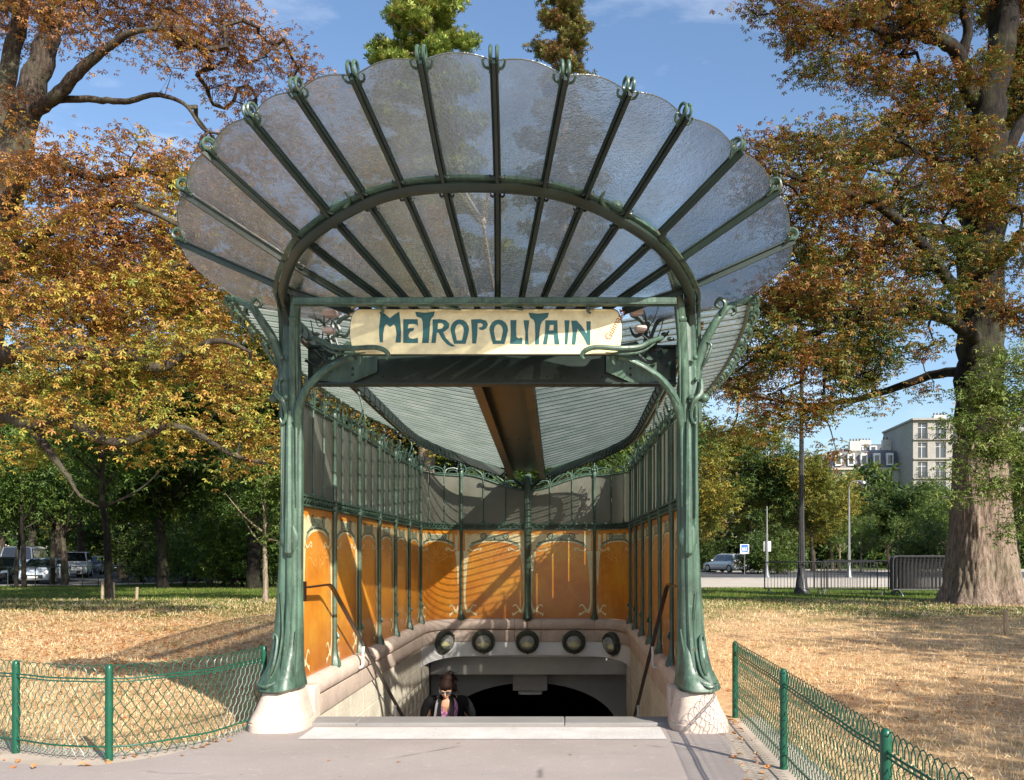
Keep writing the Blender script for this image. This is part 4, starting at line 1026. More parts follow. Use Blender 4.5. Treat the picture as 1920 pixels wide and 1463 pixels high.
# horizontal bar over the sign
m = MB(); zb_ = EYE + (HY - 565) / 201
m.box((C0, 8.0, 3.915), (3.42, .05, .056), bev=.008); m.box((C0, 8.0, 3.882), (3.42, .09, .010)); m.build('cross_bar', 'green', ent)
for s_ in (-1, 1):
    m = MB(); X = lambda h: C0 + s_ * h
    m.tube(spline([(X(1.12), 8.0, 3.90), (X(1.05), 8.02, 3.885), (X(.95), 8.05, 3.87), (X(.92), 8.06, 3.84), (X(.95), 8.06, 3.82)], 5), [.012, .016, .018, .014, .01], 6)
    m.tube(spline([(X(.30), 8.0, 3.93), (X(.10), 8.0, 3.91), (X(.22), 8.04, 3.87), (X(.34), 8.07, 3.855)], 5) if s_ == 1 else spline([(X(.52), 8.0, 3.93), (X(.40), 8.0, 3.91), (X(.32), 8.04, 3.87), (X(.22), 8.07, 3.855)], 5), [.010, .014, .014, .008], 6)
    m.build('sign_hook', 'green', ent)
    m = MB(); m.tube(spline([(X(1.62), 8.3, 3.66), (X(1.50), 8.2, 3.60), (X(1.38), 8.12, 3.53), (X(1.2), 8.06, 3.505), (X(1.0), 8.04, 3.51), (X(.90), 8.03, 3.48), (X(.865), 8.03, 3.43), (X(.89), 8.03, 3.40)], 7), [.018, .024, .026, .024, .022, .022, .02, .012], 8)
    m.tube(spline([(X(1.55), 8.25, 3.60), (X(1.42), 8.16, 3.50), (X(1.25), 8.1, 3.465), (X(1.08), 8.08, 3.47)], 6), [.006, .012, .012, .005], 6)
    m.build('sign_arm', 'green', ent)
    # spot lamps beside the sign
    for (px, py, sz, lab) in (((620, 588, .085, 'upper left') , (617, 620, .075, 'lower left')) if s_ < 0 else ((1193, 585, .085, 'upper right'), (1201, 617, .075, 'lower right'))):
        c = at(px, py, 202); e = empty('spot_lamp', c, 0, 'small pinkish spot lamp box at the %s of the sign' % lab, 'lamp', 'small spot lamps beside the sign')
        MB().box(c, (sz * 1.35, .10, sz * .72), rz=.15 * s_, bev=.012).build('lamp_body', 'pale_pink_box', e)
        w = MB(); w.tube(spline([c + Vector((0, .04, 0)), c + Vector((s_ * .07, .10, .05)), c + Vector((s_ * .10, .16, -.06)), c + Vector((s_ * .02, .2, -.14))], 5), .006, 5); w.tube(spline([c + Vector((-s_ * .03, .04, 0)), c + Vector((s_ * .12, .08, -.10)), c + Vector((s_ * .2, .2, .02)), c + Vector((s_ * .24, .25, .16))], 5), .005, 5); w.build('cable', 'black_plastic', e)
    # dark scrollwork between hoop and sign
    m = MB()
    for (a, b_, c_, d_) in (((1.55, 3.95), (1.45, 3.80), (1.60, 3.70), (1.72, 3.80)), ((1.70, 3.62), (1.55, 3.50), (1.42, 3.58), (1.50, 3.68)), ((1.45, 3.98), (1.52, 3.85), (1.40, 3.75), (1.34, 3.84)), ((1.78, 3.52), (1.66, 3.46), (1.60, 3.56), (1.68, 3.62)), ((1.35, 3.95), (1.45, 3.90), (1.50, 3.78), (1.45, 3.62)), ((1.75, 3.95), (1.62, 3.90), (1.55, 3.75), (1.48, 3.50))):
        m.tube(spline([(X(q[0]), 8.62, q[1]) for q in (a, b_, c_, d_)], 5), [.014, .022, .018, .008], 6)
    for i in range(7): m.ball((X(1.40 + .055 * i), 8.60 + .01 * (i % 3), 3.62 + .05 * ((i * 3) % 4)), .026, 7, 5, (1.5, .6, .8))
    m.build('scrollwork', 'dark', ent)

# fan: ribs and panes
th = [.24, .71, 1.153, 1.593, 2.066, 2.478, 2.761]; ts = [285, 281, 271, 257, 242, 225, 209]; tp = [108, 137, 167, 214, 278, 353, 446]
bh = [.104, .318, .515, .726, .937, 1.21, 1.52]
ribs = []
for k in range(7):
    T = s2(ts[k], th[k], tp[k]); A = s2(hs[6 - k], hh[6 - k], hy[6 - k]); B = (bh[k], 8.155, 3.994)
    B2 = tuple(V3(B) + (V3(B) - V3(A)) * (.30 if k < 6 else .9)); ribs.append([T, A, B, B2])
ribs.append([(2.50, 8.80, 4.15), (1.90, 8.62, 3.93), (1.72, 8.62, 3.90), (1.60, 8.7, 3.87)])
def rib_pt(k, s_, t):
    """t from 0 at the tip to 3 at the foot"""
    if k < 0: k = 0; s_ = -s_
    P = [V3(p) for p in ribs[k]]; i = min(2, int(t)); u = t - i
    p0 = P[max(i - 1, 0)]; p1 = P[i]; p2 = P[i + 1]; p3 = P[min(i + 2, 3)]
    q = .5 * ((2 * p1) + (-p0 + p2) * u + (2 * p0 - 5 * p1 + 4 * p2 - p3) * u * u + (-p0 + 3 * p1 - 3 * p2 + p3) * u ** 3)
    return np.array((C0 + s_ * q[0], q[1], q[2]))
prof = [(-.028, 0), (-.028, -.012), (-.010, -.016), (-.012, -.062), (.012, -.062), (.010, -.016), (.028, -.012), (.028, 0)]
for s_ in (-1, 1):
    for k in range(7):
        P = [rib_pt(k, s_, t) for t in np.linspace(0.0, 3, 16)]; m = MB(); m.sweep(P, prof)
        for off in (-.019, .019): m.tube([p + np.array((off, 0, -.030)) for p in P], .010, 5)
        rb = m.build('fan_rib', 'dark', ent, True, 30)
        d = P[0] - P[2]; d /= np.linalg.norm(d); sd = np.cross(d, (0, 0, 1.)); sd /= np.linalg.norm(sd); up = np.cross(sd, d)
        m = MB(); p0 = P[0]
        for off in (-.022, .022):
            C = p0 + sd * off + d * .005 + up * .030
            loop = [p0 + sd * off - d * .10 - up * .01, p0 + sd * off - d * .03 - up * .005]
            for a in np.linspace(-1.4, 4.1, 14): loop.append(C + d * math.cos(a) * .045 + up * math.sin(a) * .048 - d * 0)
            m.tube(loop, lerp_list([.014, .012, .012, .011, .009], len(loop)), 6, flat=1.0)
        for s2_ in (-1, 1): m.tube(spline([p0 - d * .08 + sd * s2_ * .015, p0 - d * .06 + sd * s2_ * .06 - up * .01, p0 - d * .02 + sd * s2_ * .075, p0 - d * .01 + sd * s2_ * .06], 4), [.012, .010, .008, .005], 5)
        m.build('rib_curl', 'green', rb)
        m = MB(); A = rib_pt(k, s_, 1.0) 
        for tt in (.93, 1.08):
            q = rib_pt(k, s_, tt)
            for s2_ in (-1, 1): m.tube(spline([q + (0, 0, -.03), q + (s2_ * .04, 0, -.05), q + (s2_ * .055, .01, -.02)], 4), [.014, .010, .006], 5)
        m.build('rib_clip', 'dark', rb)
def pane(ka, sa_, kb, sb_, last=False):
    def fn(u, v):
        t0a = .07 + (.0 if not last else 0); bul = .105 * math.sin(math.pi * u)
        t = t0a - bul + (3.0 - t0a + bul) * v
        a = rib_pt(ka, sa_, max(t, 0)); b = rib_pt(kb, sb_, max(t, 0)); p = a * (1 - u) + b * u
        if t < 0:
            d = (rib_pt(ka, sa_, 0) - rib_pt(ka, sa_, .1)) * (1 - u) + (rib_pt(kb, sb_, 0) - rib_pt(kb, sb_, .1)) * u; p = p + d * (-t / .1)
        if last: 
            c = rib_pt(6, sa_, 0) * (1 - u) + rib_pt(7, sb_, 0) * u; ctr = np.array((C0 + sa_ * 1.4, 8.0, 4.0)); w = max(0, 1 - t / .8); p = p + (c - ctr) / np.linalg.norm(c - ctr) * .16 * math.sin(math.pi * u) * w
        return p + np.array((0, 0, .012))
    m = MB(); m.slab(fn, 8, 30, (0, 0, .008)); m.build('fan_pane', 'fanglass', ent, True, 60)
    m = MB(); m.tube([fn(u, 0) for u in np.linspace(0.04, .96, 12)], .0045, 4); m.build('pane_edge', 'wallglass', ent)
pane(-1, 1, 0, 1)
for s_ in (-1, 1):
    for k in range(6): pane(k, s_, k + 1, s_)
    pane(6, s_, 7, s_, True)
# cream stays seen through the glass, behind it
m = MB(); a = at(857, 360, 236); b = at(905, 436, 225); c = at(920, 360, 236); d = at(925, 555, 205)
for p, q in ((a, b), (c, b), (b, d)): m.tube([p + Vector((0, .0, .10)), q + Vector((0, .0, .10))], .012, 6)
m.ball(b + Vector((0, 0, .10)), .03, 8, 6); m.build('cream_stay', 'paper_white', ent)

# ------------------------------------------------------------------ sign
SY = FPX / 206.5
def sg(px, py): return ((px - VX) / 206.5, EYE + (HY - py) / 206.5)
def splate(o):
    return lambda c: Vector((c[0], SY + o - c[2], c[1]))
sign = empty('station_sign', (C0, SY, 3.47), 0, 'long cream board with rounded ends lettered METROPOLITAIN in teal', 'sign')
ol = []
L0, R0, T0, B0 = 676, 1147, 581, 664.5
for i in range(17):
    a = -math.pi / 2 + math.pi * i / 16; ol.append(sg(R0 + 19 * max(0, math.cos(a)) ** .75, (T0 + B0) / 2 + (B0 - T0) / 2 * math.sin(a)))
for i in range(17):
    a = math.pi / 2 + math.pi * i / 16; ol.append(sg(L0 + 19 * -(max(0, -math.cos(a))) ** .75, (T0 + B0) / 2 + (B0 - T0) / 2 * math.sin(a)))
poly_mesh('board', [ol], .012, splate(.0), 'sign', sign)
big = [((x - C0) * 1.006 + C0, (z - 3.676) * 1.05 + 3.676) for x, z in ol]
poly_mesh('rim', [big], .010, splate(.012), 'dark', sign)
def z3(x, y): return sg(420 + x / 3.5556, 520 + y / 3.5556)
def z4(x, y): return sg(900 + x / 3.5556, 520 + y / 3.5556)
def smooth(P, f, n=3, corner=()):
    return [f(*p) for p in P]
def ell(cx, top, bot, w, flare): # O with flat, narrower foot
    P = []
    for i in range(9):
        a = math.pi * i / 8; P.append((cx + w * math.cos(a), top + (bot - top) * .42 - (bot - top) * .42 * math.sin(a)))
    P += [(cx - w * flare - (w - w * flare) * .5, bot - (bot - top) * .25), (cx - w * flare, bot), (cx + w * flare, bot), (cx + w * flare + (w - w * flare) * .5, bot - (bot - top) * .25)]
    return P
glyph = [
 ('M', z3, [[(1048, 232), (1078, 250), (1108, 276), (1140, 250), (1170, 233), (1178, 300), (1183, 370), (1180, 438), (1145, 438), (1152, 380), (1146, 335), (1135, 317), (1108, 334), (1084, 314), (1072, 330), (1063, 380), (1062, 438), (1040, 436), (1036, 380), (1037, 330), (1043, 280)]]),
 ('E', z3, [[(1197, 283), (1293, 283), (1295, 330), (1284, 318), (1260, 314), (1233, 316), (1226, 345), (1250, 341), (1272, 344), (1262, 360), (1240, 368), (1230, 392), (1238, 408), (1262, 414), (1294, 406), (1296, 441), (1197, 441)]]),
 ('T', z3, [[(1277, 234), (1340, 240), (1407, 232), (1400, 262), (1385, 276), (1376, 300), (1372, 370), (1366, 441), (1322, 441), (1328, 370), (1326, 300), (1318, 276), (1285, 264)]]),
 ('R', z3, [[(1392, 285), (1440, 282), (1480, 290), (1503, 312), (1500, 340), (1478, 360), (1462, 368), (1482, 410), (1510, 440), (1545, 462), (1520, 465), (1488, 450), (1455, 415), (1432, 372), (1420, 372), (1412, 441), (1384, 441), (1393, 360)], [(1428, 308), (1455, 308), (1468, 324), (1455, 344), (1426, 350)]]),
 ('O', z3, [ell(1573, 284, 446, 62, .62), ell(1571, 314, 424, 30, .55)]),
 ('P', z3, [[(1648, 285), (1710, 282), (1748, 292), (1762, 318), (1748, 344), (1722, 356), (1703, 350), (1700, 338), (1722, 334), (1728, 318), (1712, 308), (1692, 310), (1690, 380), (1682, 444), (1656, 444), (1654, 370)]]),
 ('O', z3, [ell(1832, 285, 447, 62, .62), ell(1830, 316, 425, 30, .55)]) ,
 ('L', z4, [[(203, 289), (244, 289), (241, 350), (243, 400), (260, 411), (281, 404), (283, 447), (201, 447), (206, 370)]]),
 ('I', z4, [[(290, 290), (329, 290), (320, 370), (325, 450), (300, 450), (303, 370)]]),
 ('T', z4, [[(324, 240), (390, 246), (460, 240), (452, 270), (432, 284), (416, 296), (404, 320), (396, 380), (394, 450), (367, 450), (369, 380), (366, 310), (358, 288), (335, 272)]]),
 ('A', z4, [[(436, 290), (516, 290), (518, 370), (531, 450), (498, 450), (492, 385), (457, 385), (446, 450), (420, 450), (434, 370)], [(466, 320), (491, 320), (491, 358), (460, 358)]]),
 ('I', z4, [[(563, 290), (598, 290), (590, 370), (583, 450), (565, 450), (568, 370)]]),
 ('N', z4, [[(607, 292), (645, 292), (680, 330), (712, 380), (709, 297), (738, 297), (736, 380), (735, 453), (716, 453), (690, 400), (650, 345), (642, 400), (636, 451), (612, 451), (618, 370)]]),
]
for ch, fz, pol in glyph:
    o = poly_mesh('letter_' + ch.lower(), [[fz(*p) for p in q] for q in pol], .003, splate(-.0125), 'teal', sign)
# small signature, slanting up the right end
fc = bpy.data.curves.new('signature', 'FONT'); fc.body = 'Guimard'; fc.size = .085; fc.extrude = .0015
tmp = bpy.data.objects.new('signature', fc); me = bpy.data.meshes.new_from_object(tmp); bpy.data.objects.remove(tmp); bpy.data.curves.remove(fc)
x0, z0 = sg(1143, 640); an = R(62)
for v in me.vertices:
    x, y, z = v.co; v.co = Vector((x0 + x * math.cos(an) - y * math.sin(an), SY - .013 - z, z0 + x * math.sin(an) + y * math.cos(an)))
me.materials.clear(); link_mesh('signature', me, 'sign_red', sign, False)

# ------------------------------------------------------------------ handrails
for s_, lab in ((-1, 'brown sloping handrail on the sunlit left wall of the stairs'), (1, 'dark sloping handrail on the shaded right wall of the stairs')):
    X = lambda h: C0 + s_ * h
    e = empty('handrail', (X(1.85), 9.2, .9), 0, lab, 'handrail', 'handrails down the stairs')
    P = [(X(1.88), 9.05, 1.32), (X(1.85), 9.75, 1.325), (X(1.84), 9.86, 1.29), (X(1.84), 10.1, 1.17), (X(1.84), 16.3, -1.98)]
    m = MB(); m.sweep(P, [(-.024, -.009), (.024, -.009), (.024, .009), (-.024, .009)]); m.box((X(1.90), 9.02, 1.28), (.02, .06, .20), bev=.004); m.build('rail', 'brown_handrail', e)
    for yy in (11.4, 13.6, 15.2):
        zr = 1.17 - (yy - 10.1) * .508
        b_ = MB(); b_.tube(spline([(X(1.84), yy, zr - .03), (X(1.845), yy, zr - .14), (X(1.85), yy, zr - .27), (X(1.90), yy, zr - .30), (X(1.97), yy, zr - .30)], 5), .018, 8); b_.box((X(1.945), yy, zr - .30), (.03, .06, .12), bev=.006)
        b_.build('bracket', 'white_paint', e)
# ------------------------------------------------------------------ wire fences
def path_fn(P):
    S = spline([(x, y, 0) for x, y in P], 10); d = [0]
    for i in range(1, len(S)): d.append(d[-1] + np.linalg.norm(S[i] - S[i - 1]))
    d = np.array(d); S = np.array(S)
    return d[-1], (lambda s: (float(np.interp(s, d, S[:, 0])), float(np.interp(s, d, S[:, 1]))))
def fence(P, posts, label, seed, H=.76, crimp=.006):
    L, f = path_fn(P); x0, y0 = f(0); root = empty('wire_fence', (x0, y0, 0), 0, label, 'fence')
    pt = lambda s, z, off=0: (f(s)[0] + off, f(s)[1], z + ground_z(*f(s)))
    spans = [0] + list(posts) + [L]; spans = sorted(set([max(0, min(L, q)) for q in spans]))
    for a, b in zip(spans[:-1], spans[1:]):
        if b - a < .1: continue
        m = MB(); p = .082; n = int((b - a) / p)
        z0, z1 = .035, .675; run = .42
        for fam in (-1, 1):
            k = -int(run / p) - 1
            while k <= n + int(run / p) + 1:
                s0 = a + k * p; pts = []
                for j in range(17):
                    t = j / 16; s_ = s0 + fam * run * (t - .5); 
                    if a <= s_ <= b: pts.append(pt(s_ + crimp * (1 if j % 2 else -1), z0 + (z1 - z0) * t, .003 * fam * (1 if (j // 1) % 2 else -1)))
                if len(pts) > 1: m.tube(pts, .0034, 4, cap=False)
                k += 1
        for k in range(n):
            s0 = a + k * p; s1 = min(b, s0 + p * 1.75)
            m.tube([pt(s0, z1), pt(s0 + (s1 - s0) * .04, z1 + .05), pt(s0 + (s1 - s0) * .25, z1 + .085), pt((s0 + s1) / 2, z1 + .098), pt(s0 + (s1 - s0) * .75, z1 + .085), pt(s0 + (s1 - s0) * .96, z1 + .05), pt(s1, z1)], .0038, 4, cap=False)
        o = m.build('wire_mesh', 'fence_green', root, True); o['kind'] = 'stuff'
        for z, r_ in ((.66, .007), (.635, .006), (.118, .008)):
            m = MB(); m.tube([pt(s_, z + (.003 * math.sin(s_ * 9))) for s_ in np.linspace(a, b, max(4, int((b - a) / .12)))], r_, 6); m.build('fence_wire_rod', 'fence_green', root)
    for q in posts:
        x, y = f(q); m = MB(); gz_ = ground_z(x, y); prof = [(.030, -.05), (.030, .72), (.029, .745), (.023, .765), (.012, .775), (.001, .777)]
        m.lathe([(r_, z + gz_) for r_, z in prof], (x, y + .012, 0), 12); m.build('fence_post', 'fence_green', root)
    return root
def near_s(P, q):
    L, f = path_fn(P); ss = np.linspace(0, L, 600); return float(ss[np.argmin([math.dist(f(s_), q) for s_ in ss])])
fence(FL, [near_s(FL, (-7.2, 8.95)), near_s(FL, (-5.9, 8.2)), near_s(FL, (-4.53, 7.42)), near_s(FL, (-3.62, 7.14)), near_s(FL, (-2.87, 8.6))], 'low green wire fence with hooped top curving up to the left plinth', 1)
fence(FR, [0.0, near_s(FR, (1.70, 6.86)), near_s(FR, (1.63, 4.5))], 'low green wire fence with hooped top running towards the viewer on the right', 2, crimp=.010)

# ------------------------------------------------------------------ roads beyond the lawn
def quad(name, P, z, mat): return sheet(name, P, z, mat)
quad('far_pavement', [(4.0, 42), (30, 39), (90, 30), (90, 66), (-6, 64), (-4, 50)], .012, 'pale_pavement')
quad('avenue', [(-14, 66), (3, 60), (40, 59.0), (120, 52), (120, 82), (-14, 84)], .020, 'road_asphalt')
quad('far_kerb_pavement', [(-10, 84.5), (120, 82.5), (120, 100), (-10, 100)], .022, 'pale_pavement')
mk = MB()
for x0, y0, x1, y1 in ((3, 59.8, 40, 58.8), (40, 58.8, 110, 52.0)):
    L = math.dist((x0, y0), (x1, y1)); mk.box(((x0 + x1) / 2, (y0 + y1) / 2, .06), (L, .25, .12), rz=math.atan2(y1 - y0, x1 - x0))
mk.box((55, 84.2, .06), (130, .3, .13)); struct('kerb', mk, 'granite')
quad('side_street', [(-60, 46), (-26, 50), (-19, 57), (-14, 68), (-14, 90), (-120, 90), (-120, 46)], .016, 'road_asphalt')
quad('street_pavement', [(-60, 43.5), (-25, 47.4), (-18, 54.5), (-12.6, 66), (-13.2, 67), (-19.5, 56.6), (-26.4, 49.8), (-60, 45.6)], .024, 'pale_pavement')

# ------------------------------------------------------------------ crowd barriers
def barrier_proto(n=18, w=2.1, h=1.1):
    e = empty('crowd_barrier'); m = MB(); r = .022
    P = [(-w / 2, 0, .16), (-w / 2, 0, h - .12), (-w / 2 + .03, 0, h - .04), (-w / 2 + .12, 0, h), (w / 2 - .12, 0, h), (w / 2 - .03, 0, h - .04), (w / 2, 0, h - .12), (w / 2, 0, .16)]
    m.tube(P, r, 6, up=(0, 1, 0)); m.build('barrier_frame', 'dark_steel', e)
    MB().tube([(-w / 2, 0, .17), (w / 2, 0, .17)], .018, 6).build('bottom_rail', 'dark_steel', e)
    bar = None
    for i in range(n):
        x = -w / 2 + w * (i + 1) / (n + 1)
        if bar is None: b = MB().tube([(0, 0, .17), (0, 0, h)], .009, 5).build('bar', 'dark_steel', e); bar = b
        else: b = bar.copy(); col.objects.link(b)
        b.location = (x, 0, 0)
    for x in (-w / 2 + .15, w / 2 - .15):
        MB().tube(spline([(x, -.32, 0), (x, -.27, .06), (x, -.06, .15), (x, .06, .15), (x, .27, .06), (x, .32, 0)], 4), .016, 6).build('foot', 'galvanised_steel', e)
    return e
bp = barrier_proto(); first = True
def place(proto, x, y, rz, label, group, sc_=1, z=None, first_=[set()]):
    if proto.name in first_[0]: o = copy_tree(proto)
    else: o = proto; first_[0].add(proto.name)
    o.location = (x, y, ground_z(x, y) if z is None else z); o.rotation_euler = (0, 0, rz); o.scale = (sc_,) * 3 if not hasattr(sc_, '__len__') else sc_
    o['label'] = label; 
    if group: o['group'] = group
    return o
bp['category'] = 'crowd barrier'
BG = 'crowd barriers at the edge of the far pavement'
c_ = at(1515, 1112, 55)
place(bp, 8.05, 30.9, -.08, 'leftmost crowd barrier, standing open by itself round the lamp post', BG, 1.0)
place(bp, 9.85, 30.2, -.50, 'second crowd barrier, overlapping its neighbour between lamp post and gap', BG, 1.04)
place(bp, 9.75, 30.8, -.12, 'third crowd barrier, behind the second one', BG, 1.0)
for i in range(7):
    place(bp, 12.05 + .019 * i, 29.3 + .11 * i, .02 + .012 * i, ['frontmost', 'second', 'third', 'fourth', 'fifth', 'sixth', 'rearmost'][i] + ' crowd barrier in the dense stack beside the thick trunk', BG, 1.18)
for i in range(5):
    place(bp, 16.75 + .022 * i, 29.6 + .12 * i, .03, ['frontmost', 'second', 'third', 'fourth', 'rearmost'][i] + ' crowd barrier in the stack at the right edge behind the trunk', BG, 1.2)

# ------------------------------------------------------------------ lamp posts, sign posts, stakes
def lamp_post(px, py, s, h, r, label, mat='dark_steel', double=True, lantern=True):
    b = at(px, py, s); z0 = ground_z(b.x, b.y); e = empty('lamp_post', (b.x, b.y, z0), 0, label, 'lamp post')
    m = MB(); m.lathe([(r * 3.2, z0), (r * 3.2, z0 + .12), (r * 2.6, z0 + .2), (r * 2.2, z0 + .5), (r * 1.7, z0 + .62), (r * 1.55, z0 + .9)], (b.x, b.y, 0), 12); m.build('base', mat, e)
    m = MB(); P = [(r * 1.5, z0 + .9), (r * 1.1, z0 + 2.5), (r * .9, z0 + h * .7), (r * .6, z0 + h)]
    rings = []
    for rr, z in P:
        rings.append([(b.x + rr * (1 - .22 * (k % 2)) * math.cos(k * math.pi / 10), b.y + rr * (1 - .22 * (k % 2)) * math.sin(k * math.pi / 10), z) for k in range(20)])
    m.loft(rings); m.build('shaft', mat, e)
    if lantern:
        m = MB(); m.tube(spline([(b.x, b.y, z0 + h), (b.x + .2, b.y, z0 + h + .5), (b.x + .9, b.y, z0 + h + .55)], 5), r * .4, 6); m.build('arm', mat, e)
        m = MB(); m.lathe([(.05, .1), (.22, .0), (.25, -.12), (.12, -.2)], (b.x + .95, b.y, z0 + h + .5), 12); m.build('lantern', mat, e)
    return e
lamp_post(1503, 1110, 54, 9.5, .085, 'dark fluted lamp post between the crowd barriers and rising into the leaves')
lamp_post(1592, 1052, 27, 6.2, .07, 'slim grey lamp post in front of the round dark tree', 'galvanised_steel')
lamp_post(1438, 1062, 27, 5.0, .065, 'slim grey pole with a small white plate, right of the blue sign', 'galvanised_steel', lantern=False)
lamp_post(201, 1080, 28, 4.6, .06, 'thin grey pole behind the staked sapling at left', 'galvanised_steel', lantern=False)
q = at(1438, 1030, 26.9); e = empty('notice_plate', (q.x, q.y - .12, 1.4), 0, 'small white plate on the slim pole beyond the road', 'sign'); MB().box((q.x, q.y - .12, q.z + .2), (.5, .03, .7)).build('plate', 'white_paint', e)
# blue car park sign
b = at(1396, 1062, 23); e = empty('street_sign', (b.x, b.y, 0), 0, 'blue and white square sign on a thin post behind the silver car', 'sign')
MB().tube([(b.x, b.y, 0), (b.x, b.y, 2.3)], .035, 6).build('post', 'galvanised_steel', e)
MB().box((b.x, b.y - .05, 2.1), (.72, .02, .78)).build('white_border', 'white_paint', e); MB().box((b.x, b.y - .065, 2.16), (.54, .012, .56)).build('blue_field', 'blue_sign', e)
m = MB()
for dx in (-.14, 0, .14): m.box((b.x + dx, b.y - .075, 2.10), (.09, .006, .16)); m.box((b.x + dx, b.y - .075, 2.23), (.06, .006, .06))
m.box((b.x, b.y - .075, 2.0), (.42, .006, .04)); m.build('pictogram', 'white_paint', e)
def stake(px, py, s, h, r, label, lean=0):
    b = at(px, py, s); z0 = ground_z(b.x, b.y); e = empty('wooden_stake', (b.x, b.y, z0), 0, label, 'stake', 'wooden stakes in the lawn')
    MB().tube([(b.x, b.y, z0 - .05), (b.x + lean * .5, b.y, z0 + h * .5), (b.x + lean, b.y, z0 + h)], [r, r * .95, r * .9], 7).build('stake_body', 'stake_wood', e)
stake(1887, 1190, 97, .47, .05, 'short weathered stake in the dry lawn below the thick trunk', -.02)
stake(192, 1123, 63, .55, .045, 'pale stake left of the sapling trunk')
stake(213, 1120, 61, .50, .04, 'pale stake just behind the right side of the sapling trunk')
stake(256, 1128, 63, .38, .045, 'short pale stake standing apart, right of the sapling', .02)

# ------------------------------------------------------------------ vehicles
def car(name, label, cat, L, W, H, hood, hoodh, rear, paint, wheel_r=.31, van=False):
    """front looks along -y; origin on the ground under the middle"""
    e = empty(name); e['category'] = cat; e['label'] = label
    def st_(y, w, zb, zt, zc=None):   # half section ring
        R_ = []
        for (fx, fz) in ((.0, 0), (.80, 0), (.96, .12), (1., .38), (.985, .70), (.94, .93), (.80, 1.), (0, 1.)): R_.append((w * fx, y, zb + (zt - zb) * fz))
        return R_ + [(-p[0], p[1], p[2]) for p in reversed(R_[1:-1])]
    hw = W / 2; zb = .22
    S = [(-L / 2, hw * .78, .32, hoodh * .72), (-L / 2 + .10, hw * .90, .25, hoodh * .86), (-L / 2 + .35, hw * .97, zb, hoodh * .95), (-L / 2 + hood, hw, zb, hoodh + .10), (0, hw, zb, hoodh + .14), (L / 2 - .5, hw, zb, hoodh + .18), (L / 2 - .1, hw * .96, .28, hoodh + .16), (L / 2, hw * .86, .36, hoodh + .02)]
    m = MB(); m.loft([st_(*q) for q in S]); m.build('body', paint, e, True, 50)
    ys_ = [(-L / 2 + hood - .05, hoodh + .06, .93), (-L / 2 + hood + (.35 if van else .75), H - .06, .80), (-L / 2 + hood + 1.2, H, .79), (L / 2 - rear - .45, H - .03, .78), (L / 2 - rear, hoodh + .16, .90)]
    zs = hoodh + .08
    m = MB(); rings = []
    for y, zt, wf in ys_:
        rings.append([(hw * .95, y, zs), (hw * wf, y, zt - .05 if zt > zs + .1 else zt), (hw * (wf - .12), y, zt), (-hw * (wf - .12), y, zt), (-hw * wf, y, zt - .05 if zt > zs + .1 else zt), (-hw * .95, y, zs)])
    m.loft(rings); m.build('cabin', paint, e, True, 40)
    def gl(name, P, off):
        P = [V3(p) + V3(off) for p in P]; MB().add(P, [tuple(range(len(P)))]).build(name, 'car_glass', e, False)
    a, b_, c, d, f = ys_
    lerp3 = lambda p, q, t: tuple(V3(p) * (1 - t) + V3(q) * t)
    gl('windscreen', [(-hw * .86, a[0] + .08, a[1] + .06), (hw * .86, a[0] + .08, a[1] + .06), (hw * .70, b_[0] - .05, b_[1] - .06), (-hw * .70, b_[0] - .05, b_[1] - .06)], (0, -.035, .03))
    gl('rear_window', [(hw * .76, f[0] - .08, f[1] + .10), (-hw * .76, f[0] - .08, f[1] + .10), (-hw * .64, d[0] + .04, d[1] - .08), (hw * .64, d[0] + .04, d[1] - .08)], (0, .05, .03))
    for s_ in (-1, 1):
        mid = (b_[0] + d[0]) / 2
        gl('side_window', [(s_ * hw * .955, a[0] + .35, zs + .05), (s_ * hw * .955, mid - .04, zs + .05), (s_ * hw * .815, mid - .04, H - .13), (s_ * hw * .82, b_[0] + .03, H - .14)], (s_ * .012, 0, 0))
        gl('side_window', [(s_ * hw * .955, mid + .04, zs + .05), (s_ * hw * .95, f[0] - .28, zs + .07), (s_ * hw * .81, d[0] - .03, H - .15), (s_ * hw * .815, mid + .04, H - .13)], (s_ * .012, 0, 0))
        m = MB(); m.loft([[(s_ * hw * .50, -L / 2 + .02, .60), (s_ * hw * .86, -L / 2 + .10, .62), (s_ * hw * .84, -L / 2 + .14, .76), (s_ * hw * .52, -L / 2 + .06, .72)], [(s_ * hw * .50, -L / 2 - .015, .60), (s_ * hw * .88, -L / 2 + .07, .62), (s_ * hw * .86, -L / 2 + .11, .76), (s_ * hw * .52, -L / 2 + .03, .72)]]); m.build('headlight', 'headlight', e)
        MB().box((s_ * hw * .80, L / 2 - .0, .90), (.22, .08, .22), bev=.02).build('tail_light', 'taillight', e)
        MB().box((s_ * (hw + .06), a[0] + .35, zs + .10), (.18, .08, .13), bev=.02).build('wing_mirror', paint, e)
        for y in (-L / 2 + .82, L / 2 - .80):
            w_ = MB(); w_.lathe([(wheel_r * .62, -.10), (wheel_r * .95, -.10), (wheel_r, -.07), (wheel_r, .07), (wheel_r * .95, .10), (wheel_r * .62, .10)], (s_ * (hw - .10), y, wheel_r), 20, (1, 0, 0)); wo = w_.build('wheel', 'tyre', e)
            w_ = MB(); w_.lathe([(wheel_r * .62, 0), (wheel_r * .58, .02), (wheel_r * .2, .01), (.001, .015)], (s_ * hw * 1.0, y, wheel_r), 14, (s_, 0, 0)); w_.build('rim', 'rim_metal', wo)
    MB().box((0, -L / 2 - .0, .42), (hw * 1.1, .06, .20), bev=.02).build('grille', 'black_plastic', e)
    MB().box((0, -L / 2 - .04, .40), (.50, .02, .11)).build('number_plate', 'plate', e)
